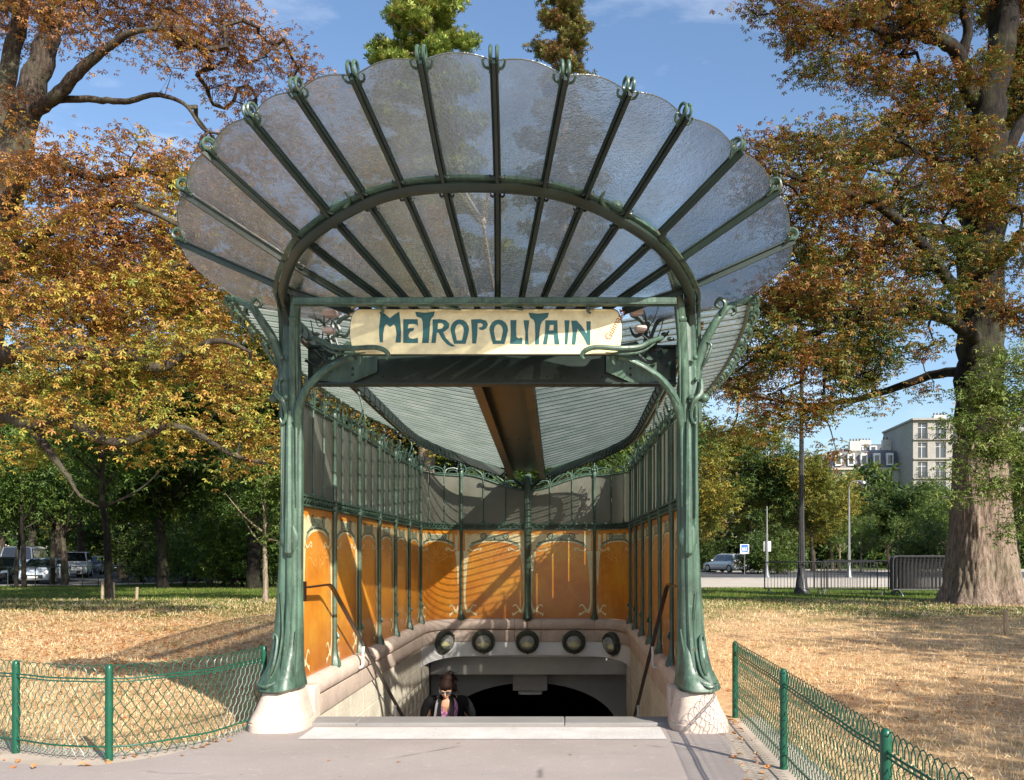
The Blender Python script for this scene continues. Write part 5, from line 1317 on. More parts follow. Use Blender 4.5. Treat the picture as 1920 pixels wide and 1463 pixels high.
    MB().box((0, L / 2 + .0, .78), (.50, .03, .11)).build('number_plate', 'plate', e)
    MB().box((0, 0, .27), (W * .93, L * .80, .12)).build('underside', 'black_plastic', e)
    return e
for nm, c in (('white_car_paint', (.86, .86, .85)), ('pale_blue_car_paint', (.55, .62, .70)), ('silver_car_paint', (.70, .70, .70)), ('black_car_paint', (.02, .02, .022)), ('grey_car_paint', (.12, .13, .15)), ('dark_blue_car_paint', (.03, .045, .09))):
    simple(nm, c, .25, .2 if 'silver' in nm else 0, .5, .8)
CG = 'cars parked along the side street'
def put_car(e, px, py, s, rz, group=None):
    b = at(px, py, s); e.location = (b.x, b.y, .03); e.rotation_euler = (0, 0, rz)
    if group: e['group'] = group
put_car(car('sport_utility_car', 'silver sport utility car driving off on the avenue, seen from behind', 'car', 4.6, 1.88, 1.72, 1.25, .92, .08, 'silver_car_paint', .37), 1361, 1074, 20.6, R(180 + 30))
put_car(car('parked_car', 'black parked car cut by the left edge of the photo', 'car', 4.2, 1.75, 1.48, 1.05, .82, .15, 'black_car_paint'), 4, 1096, 33, R(18), CG)
put_car(car('parked_van', 'white parked van with dark windscreen behind the thin dark trunks', 'van', 5.0, 1.95, 2.15, .75, 1.10, .10, 'white_car_paint', .34, True), 44, 1092, 30, R(18), CG)
put_car(car('parked_car', 'pale blue parked hatchback, nearest of the row, facing the lawn', 'car', 4.0, 1.72, 1.45, .95, .84, .15, 'pale_blue_car_paint'), 84, 1095, 33.5, R(14), CG)
put_car(car('parked_van', 'small white parked van right of the pale blue hatchback', 'van', 4.4, 1.82, 1.85, .85, 1.0, .08, 'white_car_paint', .32, True), 143, 1082, 26, R(22), CG)
put_car(car('parked_car', 'grey parked car right behind the small white van', 'car', 4.1, 1.75, 1.48, 1.0, .84, .15, 'grey_car_paint'), 172, 1078, 23, R(22), CG)
put_car(car('parked_car', 'dark blue parked car half hidden by the sapling trunk', 'car', 4.2, 1.75, 1.46, 1.05, .82, .3, 'dark_blue_car_paint'), 190, 1074, 21, R(22), CG)
put_car(car('parked_car', 'dark parked car just right of the sapling trunk', 'car', 4.2, 1.75, 1.46, 1.05, .82, .3, 'black_car_paint'), 222, 1071, 19.5, R(22), CG)
put_car(car('parked_car', 'white car far along the street, left of the thick bare trunk', 'car', 4.2, 1.75, 1.5, 1.05, .82, .3, 'white_car_paint'), 252, 1069, 18.5, R(24), CG)
for i, (px, cp, lb) in enumerate(((1583, 'pale_blue_car_paint', 'pale blue car parked under the trees left of the slim lamp post'), (1612, 'silver_car_paint', 'silver car parked under the trees behind the slim pale sapling'), (1633, 'grey_car_paint', 'grey car parked under the trees, next to the silver one'))):
    put_car(car('distant_parked_car', lb, 'car', 4.2, 1.75, 1.48, 1.05, .82, .3, cp), px, 1056, 13.2, R(80), 'cars parked beyond the avenue')
# railing along the street
rl = empty('street_railing', at(60, 1098, 36), 0, 'low dark railing between the lawn and the parked cars', 'railing')
P = [(-38, 46.0), (-30, 46.9), (-25.3, 47.6), (-18.5, 54.5), (-13.2, 66)]; L_, f_ = path_fn(P); k = 0
m = MB(); m.tube([(f_(s_)[0], f_(s_)[1], 1.0) for s_ in np.arange(0, L_, .8)], .025, 5); m.build('top_rail', 'dark', rl)
pr0 = None
for s_ in np.arange(0, L_, .75):
    x, y = f_(s_)
    if pr0 is None: pr0 = MB().tube([(0, 0, 0), (0, 0, 1.0)], .024, 5).build('baluster', 'dark', rl, local=1); pr0.matrix_parent_inverse = parent_inv(rl); o = pr0
    else: o = pr0.copy(); col.objects.link(o)
    o.location = (x, y, 0)

# ------------------------------------------------------------------ buildings
def facade_building(name, label, x0, y0, rz, W, D, base_h, floors, fh, bays_, wallm, mansard=0, balc=(), chimney=()):
    e = empty(name, (x0, y0, 0), rz, label, 'building'); T = Matrix.Translation((x0, y0, 0)) @ Matrix.Rotation(rz, 4, 'Z')
    def B(mb, nm, mat, par=None, smooth=False):
        o = mb.build(nm, mat, par or e, smooth, local=1); return o
    H = base_h + floors * fh
    B(MB().box((W / 2, D / 2 + .35, H / 2), (W, D, H)), 'wall', wallm)
    fw = W / bays_
    for fl in range(floors):
        zc = base_h + fl * fh
        m = MB()
        for k in range(bays_ + 1): m.box((min(W - .4, max(.4, k * fw)), .175, zc + fh / 2), (fw * .42 if 0 < k < bays_ else .8, .349, fh))
        m.box((W / 2, .20, zc + fh - .22), (W, .30, .44)); m.box((W / 2, .20, zc + .12), (W, .30, .24))
        B(m, 'facade_pier', wallm)
        B(MB().box((W / 2, -.08, zc + .02), (W, .5, .14)), 'string_course', wallm)
        for k in range(bays_):
            xc = (k + .5) * fw; ww = fw * .55; hh_ = fh - .66
            w = B(MB().box((xc, .32, zc + .24 + hh_ / 2), (ww, .04, hh_)), 'window', 'window_dark')
            fr = MB(); fr.box((xc, .28, zc + .24 + hh_ / 2), (.07, .04, hh_)); fr.box((xc - ww / 2 + .04, .28, zc + .24 + hh_ / 2), (.08, .04, hh_)); fr.box((xc + ww / 2 - .04, .28, zc + .24 + hh_ / 2), (.08, .04, hh_)); fr.box((xc, .28, zc + .24 + hh_ * .72), (ww, .04, .06))
            fo = fr.build('window_frame', 'white_paint', w, False, local=1)
            if fl in balc:
                bl = MB(); bl.box((xc, -.30, zc + 1.0), (ww + .5, .04, .06)); 
                for t in np.linspace(-.5, .5, 9): bl.box((xc + t * (ww + .45), -.30, zc + .55), (.035, .035, .9))
                bl.box((xc, -.12, zc + .08), (ww + .6, .42, .1)); B(bl, 'balcony', 'dark')
    B(MB().box((W / 2, D / 2 - .1, H + .16), (W + .5, D + .9, .32)), 'cornice', wallm)
    if mansard:
        m = MB(); z0 = H + .32; m.loft([[(0, 0, z0), (W, 0, z0), (W, D, z0), (0, D, z0)], [(.9, 1.1, z0 + mansard), (W - .9, 1.1, z0 + mansard), (W - .9, D - 1.1, z0 + mansard), (.9, D - 1.1, z0 + mansard)], [(2.5, D * .4, z0 + mansard + .8), (W - 2.5, D * .4, z0 + mansard + .8), (W - 2.5, D * .6, z0 + mansard + .8), (2.5, D * .6, z0 + mansard + .8)]]); B(m, 'mansard_roof', 'zinc_roof')
        for k in range(bays_):
            xc = (k + .5) * fw; w = B(MB().box((xc, .30, z0 + mansard * .5), (fw * .52, .9, mansard * .72)), 'dormer', 'white_render'); MB().box((xc, -.16, z0 + mansard * .48), (fw * .34, .04, mansard * .5)).build('window', 'window_dark', w, False, local=1)
    for (cx, cy, cw, ch) in chimney:
        B(MB().box((cx, cy, H + mansard + ch / 2), (cw, 1.2, ch)), 'chimney', 'buff')
        m = MB()
        for t in np.linspace(-cw * .4, cw * .4, 4): m.lathe([(.14, 0), (.12, .5)], (cx + t, cy, H + mansard + ch), 8)
        B(m, 'chimney_pot', 'rusty_brown_iron')
    return e
speck('haussmann_stone', (.50, .45, .375), .12, .25, .85, .2, .01, 3)
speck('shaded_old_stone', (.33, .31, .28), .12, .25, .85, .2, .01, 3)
speck('cream_plaster', (.66, .58, .48), .08, .2, .85, .1, .01, 3)
a_ = at(1560, 1040, 10.6); facade_building('apartment_building', 'long pale apartment block with grey mansard roof and white dormers behind the trees', a_.x, a_.y, R(-6), 15.4, 14, 4.2, 4, 3.1, 7, 'haussmann_stone', 3.0, (1, 3), ((5, 5, 2.0, 2.6), (11, 5, 2.4, 2.8)))
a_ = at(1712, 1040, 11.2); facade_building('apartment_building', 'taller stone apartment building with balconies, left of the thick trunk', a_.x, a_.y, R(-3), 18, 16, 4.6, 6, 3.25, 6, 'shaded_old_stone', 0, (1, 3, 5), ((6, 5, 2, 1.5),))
a_ = at(1600, 1040, 8.6); facade_building('background_building', 'high cream gable and roofs behind the mansard building', a_.x, a_.y, R(-4), 17, 14, 5, 6, 3.1, 6, 'cream_plaster', 1.6, (), ((4, 6, 2.5, 2.0), (13, 6, 2.5, 2.4)))
a_ = at(-140, 1040, 10); facade_building('background_building', 'pale building glimpsed through the leaves at the far left edge', a_.x, a_.y, R(6), 17, 12, 4.6, 9, 3.6, 6, 'cream_plaster', 2.5, (1, 3))
a_ = at(330, 1040, 9.5); facade_building('background_building', 'pale low building behind the street trees at left', a_.x, a_.y, R(4), 34, 12, 4.2, 2, 3.0, 12, 'haussmann_stone', 2.0, ())

# ------------------------------------------------------------------ person
def evalmesh(mb, voxel, smooth_it=6, name='x'):
    me = bpy.data.meshes.new(name); me.from_pydata(mb.v, [], mb.f); me.update(); o = bpy.data.objects.new(name, me); col.objects.link(o)
    r = o.modifiers.new('r', 'REMESH'); r.mode = 'VOXEL'; r.voxel_size = voxel; s_ = o.modifiers.new('s', 'SMOOTH'); s_.iterations = smooth_it; s_.factor = .5
    dg = bpy.context.evaluated_depsgraph_get(); dg.update(); out = bpy.data.meshes.new_from_object(o.evaluated_get(dg)); bpy.data.objects.remove(o); return out
def person():
    x, y, zf = -1.54, 12.02, -1.65; S = lambda a, b, c: (x + a, y + b, zf + c)
    e = empty('person', (x, y, zf), 0, 'person in black jacket and purple top climbing the stairs, head bowed, sunglasses on', 'person')
    # x right in the photo, -y towards the viewer; feet on two treads
    m = MB()
    m.tube(spline([S(0, .05, .84), S(0, .06, .98), S(0, .03, 1.15), S(0, -.02, 1.32), S(0, -.04, 1.40)], 4), [.13, .13, .125, .14, .10], 14, flat=1.25)
    m.tube([S(0, -.03, 1.36), S(0, -.07, 1.45), S(0, -.10, 1.50)], [.058, .052, .055], 12)
    # head tipped forward
    hc = V3(S(0, -.150, 1.535)); TH = R(33)
    def H(a_, b_, c_): return hc + np.array((a_, b_ * math.cos(TH) - c_ * math.sin(TH), c_ * math.cos(TH) + b_ * math.sin(TH)))
    m.ball(hc, .093, 18, 14, (.86, 1.0, 1.16))
    m.ball(H(0, -.035, -.062), .062, 14, 10, (.92, 1., .95)); m.tube([H(0, -.088, .0), H(0, -.118, -.038), H(0, -.100, -.048)], [.010, .016, .012], 8)
    for s_ in (-1, 1):
        m.ball(H(s_ * .085, .01, -.01), .022, 8, 6, (.4, .8, 1.3)); m.ball(H(s_ * .045, -.072, -.028), .022, 8, 6); m.ball(H(s_ * .034, -.085, .012), .018, 8, 6)
    m.tube([H(-.026, -.094, -.076), H(0, -.102, -.076), H(.026, -.094, -.076)], .009, 6)
    for s_ in (-1, 1):
        sh = S(s_ * .165, -.02, 1.335)
        el, wr = (S(-.285, .06, 1.08), S(-.20, -.08, .90)) if s_ < 0 else (S(.30, .10, 1.09), S(.27, -.08, .90))
        m.tube(spline([S(s_ * .05, -.02, 1.33), sh, el], 4), [.06, .055, .045, .038], 10); m.tube([el, wr], [.038, .026], 10)
        h0 = V3(wr); dn = V3((.01 * s_, -.045, -.055)); m.tube([h0, h0 + dn, h0 + dn * 1.5], [.026, .036, .034], 8, flat=.55)
        for k in range(4):
            b0 = h0 + dn * 1.35 + np.array(((k - 1.5) * .017, 0, 0)); ln = (.06, .07, .066, .052)[k]; m.tube([b0, b0 + (0, -.25 * ln, -.55 * ln), b0 + (0, .05 * ln, -1.0 * ln)], [.0105, .0095, .0085], 6)
        tb = h0 + dn * .6 + np.array((-s_ * .03, 0, 0)); m.tube([h0 + dn * .3 + np.array((-s_ * .015, 0, 0)), tb, tb + (-s_ * .006, -.02, -.035)], [.012, .011, .009], 6)
    # legs: left leg (photo left) on the upper tread
    for s_, fy, fz in ((-1, -.20, RISE), (1, .10, 0)):
        hip = S(s_ * .085, .05, .86); kn = S(s_ * .09, fy - .10 if s_ < 0 else .0, .47 + fz * .8); an_ = S(s_ * .09, fy + .07, .085 + fz); toe = S(s_ * .095, fy - .13, .035 + fz)
        m.tube(spline([hip, kn], 3), [.085, .056], 10); m.tube(spline([kn, an_], 3), [.054, .036], 10); m.tube([an_, V3(S(s_ * .09, fy - .02, .05 + fz)), toe], [.036, .036, .026], 8)
    me = evalmesh(m, .0085, 3, 'body'); link_mesh('body', me, 'skin', e, True, 180)
    # trousers
    m = MB(); m.tube(spline([S(0, .05, .82), S(0, .05, .93)], 3), [.142, .135], 14, flat=1.25)
    for s_, fy, fz in ((-1, -.20, RISE), (1, .10, 0)):
        hip = S(s_ * .085, .05, .86); kn = S(s_ * .09, fy - .10 if s_ < 0 else .0, .47 + fz * .8); an_ = S(s_ * .09, fy + .07, .12 + fz)
        m.tube(spline([hip, kn], 3), [.10, .07], 12); m.tube(spline([kn, an_], 3), [.07, .055], 12)
    link_mesh('trousers', evalmesh(m, .012, 4, 'trousers'), 'denim', e, True, 180)
    for s_, fy, fz in ((-1, -.20, RISE), (1, .10, 0)):
        m = MB(); m.tube([S(s_ * .09, fy + .10, .05 + fz), S(s_ * .09, fy, .05 + fz), S(s_ * .095, fy - .15, .035 + fz)], [.045, .045, .034], 10); m.build('shoe', 'black_cloth', e)
    # blouse with a deep V neck: front shell leaves the chest bare
    m = MB(); rings = []
    for z, rx, ry, yc in ((.84, .200, .140, .055), (.98, .180, .130, .055), (1.10, .178, .135, .035), (1.20, .188, .150, .010), (1.28, .190, .150, -.008), (1.345, .168, .128, -.022), (1.385, .125, .09, -.03)):
        ring = []
        for k in range(40):
            a = 2 * math.pi * k / 40; ring.append(S(rx * math.cos(a), yc + ry * math.sin(a), z))
        rings.append(ring)
    m.loft(rings, cap=False)
    keep = []
    for f in m.f:
        c = sum(V3(m.v[i]) for i in f) / 4; dx = abs(c[0] - x); z_ = c[2] - zf
        if c[1] < y - .02 and z_ > 1.17 and dx < (z_ - 1.17) * .48: continue
        keep.append(f)
    # subdivide rings vertically for a cleaner V
    m2 = MB(); R2 = []
    for a, b in zip(rings[:-1], rings[1:]):
        for t in (0, .2, .4, .6, .8): R2.append([tuple(V3(p) * (1 - t) + V3(q_) * t) for p, q_ in zip(a, b)])
    R2.append(rings[-1]); m2.loft(R2, cap=False); m2.f = [f for f in m2.f if not ((lambda c: c[1] < y - .02 and c[2] - zf > 1.18 and abs(c[0] - x) < (c[2] - zf - 1.18) * .50)(sum(V3(m2.v[i]) for i in f) / 4))]
    m2.build('blouse', 'blouse', e, True, 180)
    # jacket: open shell with sleeves
    m = MB(); R2 = []
    for z, rx, ry, yc in ((.80, .235, .175, .055), (.95, .222, .165, .055), (1.10, .215, .165, .04), (1.22, .232, .172, .012), (1.30, .235, .162, -.005), (1.355, .205, .138, -.018), (1.40, .125, .095, -.02), (1.43, .085, .075, -.035)):
        op = .72 if z < 1.2 else .80 if z < 1.38 else .85; R2.append([S(rx * math.cos(a), yc + ry * math.sin(a), z) for a in np.linspace(-math.pi / 2 + op, 1.5 * math.pi - op, 30)])
    m.loft(R2, cap=False, closed=False); b0 = len(m.v)
    inner = [[tuple(V3(p) + (V3((x, y + .02, p[2])) - V3(p)) * .07) for p in r] for r in R2]; m.loft([r[::-1] for r in inner], cap=False, closed=False)
    m.build('jacket', 'black_cloth', e, True, 180)
    for s_ in (-1, 1):
        m = MB(); el, wr = (S(-.305, .06, 1.08), S(-.205, -.07, .91)) if s_ < 0 else (S(.32, .10, 1.09), S(.275, -.07, .91))
        m.tube(spline([S(s_ * .13, -.02, 1.35), S(s_ * .215, -.01, 1.335), S(s_ * .285, .03, 1.23), el, wr], 5), [.06, .078, .072, .062, .045], 12); m.build('sleeve', 'black_cloth', e, True, 180)
        m = MB(); m.sweep(spline([S(s_ * .062, -.10, 1.42), S(s_ * .085, -.155, 1.33), S(s_ * .085, -.185, 1.22), S(s_ * .075, -.175, 1.08)], 5), [(-.028, 0), (.028, 0), (.028, .012), (-.028, .012)], up=(0, -1, 0)); m.build('lapel', 'black_cloth', e)
    m = MB(); m.sweep(spline([S(-.09, -.04, 1.425), S(-.115, -.17, 1.33), S(-.135, -.205, 1.18), S(-.16, -.19, 1.0)], 5), [(-.014, 0), (.014, 0), (.014, .005), (-.014, .005)], up=(0, -1, 0)); m.build('bag_strap', 'grey_strap', e)
    m = MB(); m.box(S(-.17, -.22, 1.03), (.06, .03, .22), bev=.01); m.build('held_paper', 'paper_white', e)
    # hair swept up, curls to one side
    m = MB(); rh = np.random.default_rng(5)
    m.ball(H(0, .005, .045), .102, 16, 12, (.92, 1.06, .92)); m.ball(H(0, -.045, .065), .070, 12, 8, (1.1, .8, .75)); m.ball(H(.02, .05, .115), .070, 12, 8)
    cap_ = evalmesh(m, .009, 2, 'hair'); link_mesh('hair', cap_, 'hair', e, True, 180)
    m = MB()
    for k in range(170):
        a = rh.uniform(-1.2, 3.0); b = rh.uniform(.2, 1.5); p0 = H(0, .03, .06) + np.array((math.cos(a) * math.cos(b), .5 * math.sin(a) * math.cos(b) + .2, math.sin(b))) * .085
        q = p0 + rh.normal(0, .02, 3) + (.02, .01, .02); r_ = q + rh.normal(0, .030, 3) + (.018, 0, -.01); m.tube(spline([p0, q, r_], 3), [.006, .006, .002], 4)
    for k in range(50):
        p0 = H(.075, .02, .05) + rh.normal(0, .015, 3); q = p0 + (.03, .0, -.03) + rh.normal(0, .015, 3); r_ = q + (.0, 0, -.06) + rh.normal(0, .02, 3); m.tube(spline([p0, q, r_], 3), [.007, .006, .002], 4)
    o = m.build('curls', 'hair', e); o['kind'] = 'stuff'
    for s_ in (-1, 1):
        m = MB(); m.ball(H(s_ * .036, -.100, .005), .028, 10, 7, (1.05, .35, .72)); m.build('sunglass_lens', 'car_glass', e)
        m = MB(); m.tube([H(s_ * .01, -.112, -.012), H(s_ * .04, -.112, -.018), H(s_ * .07, -.095, -.005), H(s_ * .088, .0, .01)], .0035, 5); m.build('sunglass_frame', 'galvanised_steel', e)
    for s_ in (-1, 1):
        m = MB(); m.tube([H(s_ * .09, .0, -.03), H(s_ * .095, .0, -.075)], .004, 5); m.build('earring', 'galvanised_steel', e)
person()
# ------------------------------------------------------------------ trees
def A(px, py, s): return tuple(at(px, py, s))
def blob(px, py, s, r, rz=None, ry=None): return (A(px, py, s), (r, ry or r * 1.15, rz or r * .8))
# big chestnut at the left edge
T0 = A(-90, 1140, 72); T0 = (T0[0], T0[1], ground_z(T0[0], T0[1]) - .1)
lim = [([T0, A(-80, 900, 72), A(-45, 600, 72), A(0, 400, 73), A(38, 240, 74), A(72, 130, 74), A(100, 40, 74), A(112, -60, 74), A(130, -190, 74)], [.95, .72, .62, .50, .36, .30, .24, .17, .09]),
 ([A(0, 400, 73), A(0, 250, 71), A(18, 120, 70), A(45, 0, 70), A(40, -120, 70)], [.30, .26, .22, .18, .10]),
 ([A(60, 215, 74), A(105, 180, 76), A(150, 130, 77), A(200, 90, 78), A(250, 60, 79), A(320, 55, 80)], [.18, .16, .13, .10, .07, .03]),
 ([A(75, 205, 74), A(110, 187, 75), A(190, 188, 76), A(240, 190, 77), A(290, 178, 78), A(345, 195, 79), A(385, 245, 80), A(430, 250, 80)], [.11, .09, .08, .07, .06, .045, .035, .02]),
 ([A(95, 60, 74), A(90, 20, 76), A(130, -40, 77), A(210, -60, 78)], [.12, .10, .08, .04]),
 ([A(0, 400, 73), A(50, 330, 78), A(95, 300, 80), A(140, 320, 82), A(190, 335, 83), A(260, 320, 84), A(330, 340, 84)], [.24, .17, .13, .11, .09, .06, .03]),
 ([A(-45, 600, 72), A(20, 500, 80), A(80, 440, 84), A(130, 400, 86), A(200, 380, 88), A(280, 395, 89), A(360, 440, 88)], [.22, .18, .14, .12, .09, .06, .03]),
 ([A(-60, 700, 72), A(30, 660, 82), A(90, 672, 88), A(150, 660, 92), A(240, 665, 94), A(300, 690, 95), A(400, 640, 95), A(470, 660, 94)], [.26, .20, .17, .15, .12, .10, .06, .03]),
 ([A(-70, 800, 72), A(10, 780, 84), A(60, 800, 90), A(120, 790, 93), A(220, 830, 96), A(330, 800, 97), A(430, 850, 96), A(500, 870, 94)], [.22, .17, .14, .11, .09, .07, .05, .03]),
 ([A(60, 800, 90), A(95, 850, 92), A(125, 890, 93), A(150, 930, 94), A(185, 950, 95)], [.10, .08, .05, .025, .01]),
 ([A(-50, 640, 72), A(60, 560, 68), A(200, 520, 64), A(330, 540, 61), A(460, 560, 60), A(600, 580, 58), A(720, 640, 57)], [.24, .20, .16, .13, .10, .07, .03]),
 ([A(-60, 760, 72), A(120, 720, 64), A(300, 700, 60), A(450, 720, 58), A(600, 740, 57), A(740, 780, 56)], [.2, .16, .12, .09, .06, .03]),
 ([A(-40, 560, 72), A(-200, 480, 72), A(-380, 420, 72)], [.3, .2, .1]), ([A(0, 400, 73), A(-140, 250, 70), A(-260, 100, 70)], [.25, .16, .08])]
bl = [blob(650, 290, 60, .9), blob(730, 360, 58, .9), blob(800, 430, 57, .9), blob(560, 300, 62, .8), blob(780, 520, 56, .9), blob(860, 500, 55, .7), blob(690, 480, 57, .9), blob(880, 580, 55, .7), blob(60, 250, 80, .5), blob(10, 200, 76, .6), blob(120, 40, 80, .7), blob(30, 380, 66, .6), blob(100, 500, 66, .9), blob(20, 560, 66, .9), blob(260, 500, 70, .9), blob(350, 580, 68, .9), blob(70, -40, 74, 1.4), blob(220, -20, 76, 1.3), blob(350, 10, 76, 1.1), blob(450, 60, 74, .95), blob(530, 110, 72, .75), blob(590, 150, 70, .55), blob(330, 90, 80, .8), blob(430, 150, 72, .85), blob(560, 190, 68, .6), blob(620, 190, 66, .45), blob(400, 280, 74, .5), blob(180, 90, 78, .55), blob(20, 60, 70, .7),
 blob(60, 330, 82, .8), blob(160, 330, 82, .9), blob(270, 320, 84, .9), blob(370, 340, 80, .9), blob(460, 300, 72, .9), blob(520, 250, 66, .8), blob(440, 400, 78, .85), blob(300, 420, 86, .9), blob(170, 430, 88, .85), blob(50, 460, 84, .9), blob(510, 420, 66, .9),
 blob(60, 580, 84, .9), blob(180, 560, 86, 1.0), blob(300, 560, 86, 1.0), blob(410, 560, 84, .9), blob(490, 600, 82, .7), blob(110, 680, 90, .8), blob(230, 680, 92, .8), blob(340, 660, 92, .8), blob(440, 690, 92, .75), blob(20, 740, 88, .7), blob(120, 780, 93, .6), blob(230, 780, 95, .65), blob(340, 780, 95, .65), blob(440, 790, 95, .65), blob(500, 830, 92, .5), blob(350, 850, 95, .42, .3), blob(440, 870, 94, .42, .3), blob(40, 850, 90, .5), blob(250, 850, 94, .35, .22),
 blob(560, 560, 58, 1.0), blob(640, 620, 56, .9), blob(560, 720, 57, .9), blob(660, 740, 56, .9), blob(760, 780, 56, .8), blob(700, 830, 55, .7), blob(820, 830, 55, .5), blob(600, 480, 58, 1.0), blob(700, 540, 56, .8), blob(480, 480, 62, 1.0), blob(600, 360, 58, .8), blob(680, 420, 56, .6), blob(330, 480, 62, 1.1), blob(160, 500, 64, 1.1), blob(240, 640, 62, 1.0), blob(400, 660, 60, .9),
 blob(-200, 500, 72, 1.6), blob(-380, 430, 70, 1.6), blob(-260, 100, 70, 1.6), blob(-160, 300, 70, 1.3), blob(-60, -60, 70, 1.5), blob(-240, 700, 72, 1.3)]
tree('chestnut_tree', 'big chestnut with orange and yellow autumn leaves filling the left side', lim, bl, 15, 27, .27, .112, 'palm', 'autumn_orange_leaves', 'grey_bark', 11, tw=.26, base_r=.0085, twr=.0045, thin=(8.5, 11.5, .40))
# big chestnut at the right
T1 = (11.72, 25.0, .2)
s0 = 67
lim = [([(T1[0], T1[1], .15), A(1847, 1130, s0), A(1850, 1050, s0), A(1848, 900, s0), A(1840, 760, s0), A(1835, 620, s0), A(1838, 450, s0), A(1848, 300, s0), A(1858, 180, s0), A(1885, 60, s0), A(1895, -80, s0), A(1900, -240, s0)], [.75, .75, .70, .66, .64, .62, .60, .52, .42, .32, .24, .08]),
 ([A(1850, 260, s0), A(1866, 120, 66), A(1862, 0, 66), A(1840, -140, 66)], [.26, .22, .17, .08]),
 ([A(1854, 205, s0), A(1820, 175, s0), A(1800, 110, 68), A(1770, 80, 69), A(1720, 64, 70), A(1660, 60, 71), A(1600, 40, 72)], [.30, .26, .20, .18, .15, .11, .05]),
 ([A(1800, 110, 68), A(1815, 60, 68), A(1800, 0, 68), A(1780, -90, 68)], [.16, .13, .10, .06]),
 ([A(1840, 330, s0), A(1800, 380, 66), A(1750, 300, 65), A(1690, 290, 64), A(1620, 320, 63)], [.22, .17, .12, .08, .03]),
 ([A(1838, 480, s0), A(1780, 440, 70), A(1700, 430, 73), A(1640, 460, 75), A(1560, 490, 77), A(1480, 470, 78)], [.24, .2, .17, .14, .08, .03]),
 ([A(1640, 460, 75), A(1665, 400, 75), A(1690, 330, 75), A(1720, 290, 75)], [.15, .12, .09, .05]),
 ([A(1836, 560, s0), A(1790, 540, 72), A(1740, 470, 76), A(1640, 380, 80), A(1540, 350, 82), A(1450, 320, 83)], [.2, .16, .13, .10, .06, .02]),
 ([A(1836, 640, s0), A(1780, 600, 74), A(1690, 580, 78), A(1590, 600, 81), A(1480, 640, 83), A(1390, 660, 84)], [.2, .16, .13, .10, .06, .03]),
 ([A(1840, 520, s0), A(1890, 470, 70), A(1930, 430, 74), A(2020, 400, 76)], [.2, .17, .13, .06]),
 ([A(1845, 420, s0), A(1900, 260, 64), A(1990, 140, 62), A(2080, 60, 62)], [.24, .18, .12, .06]),
 ([A(1836, 700, s0), A(1760, 700, 62), A(1640, 740, 60), A(1520, 760, 59), A(1400, 740, 58)], [.18, .14, .10, .07, .03])]
bl = [blob(1850, 120, 72, .6), blob(1830, 250, 72, .55), blob(1870, 380, 73, .6), blob(1820, 470, 74, .5), blob(1880, 560, 74, .5), blob(1440, 20, 74, .65), blob(1500, 60, 74, .75), blob(1580, 40, 72, .85), blob(1680, 10, 70, 1.0), blob(1780, -20, 68, 1.0), blob(1900, -30, 66, 1.2), blob(1560, 130, 72, .6), blob(1640, 140, 70, .8), blob(1740, 170, 68, .9), blob(1500, 140, 72, .32), blob(1700, 60, 70, .8),
 blob(1450, 250, 80, .45), blob(1440, 300, 82, .65), blob(1520, 290, 80, .75), blob(1600, 270, 76, .8), blob(1690, 250, 72, .9), blob(1780, 270, 66, .9), blob(1440, 370, 83, .6), blob(1520, 380, 82, .8), blob(1610, 370, 78, .85), blob(1710, 360, 74, .85), blob(1800, 370, 70, .8), blob(1890, 340, 70, 1.0),
 blob(1500, 470, 80, .75), blob(1580, 480, 78, .85), blob(1680, 480, 76, .85), blob(1760, 480, 72, .8), blob(1440, 560, 82, .75), blob(1520, 560, 82, .85), blob(1610, 570, 80, .85), blob(1700, 570, 77, .85), blob(1780, 560, 76, .6), blob(1400, 650, 84, .6), blob(1470, 660, 84, .8), blob(1560, 660, 82, .8), blob(1650, 650, 80, .7), blob(1370, 730, 84, .5), blob(1440, 750, 83, .65), blob(1530, 750, 82, .65), blob(1610, 730, 80, .5), blob(1500, 810, 80, .4, .3), blob(1420, 810, 82, .4), blob(1720, 660, 74, .5), blob(1740, 740, 70, .35, .25),
 blob(1560, 840, 78, .3, .3), blob(1650, 760, 76, .25, .35), blob(1900, 480, 74, .7), blob(1930, 600, 74, .7), blob(1880, 200, 60, 1.2), blob(1950, 100, 60, 1.5), blob(2050, 250, 60, 1.6), blob(2050, 450, 66, 1.3), blob(1500, 560, 60, 1.0), blob(1400, 720, 59, .8), blob(1600, 680, 60, 1.0), blob(1350, 800, 60, .5)]
root = tree('chestnut_tree', 'big chestnut with thick flared trunk and rust and olive leaves at right', lim, bl, 16, 27, .25, .118, 'palm', 'autumn_mixed_leaves', 'dark_bark', 12, tw=.12, base_r=.0095, twr=.005)
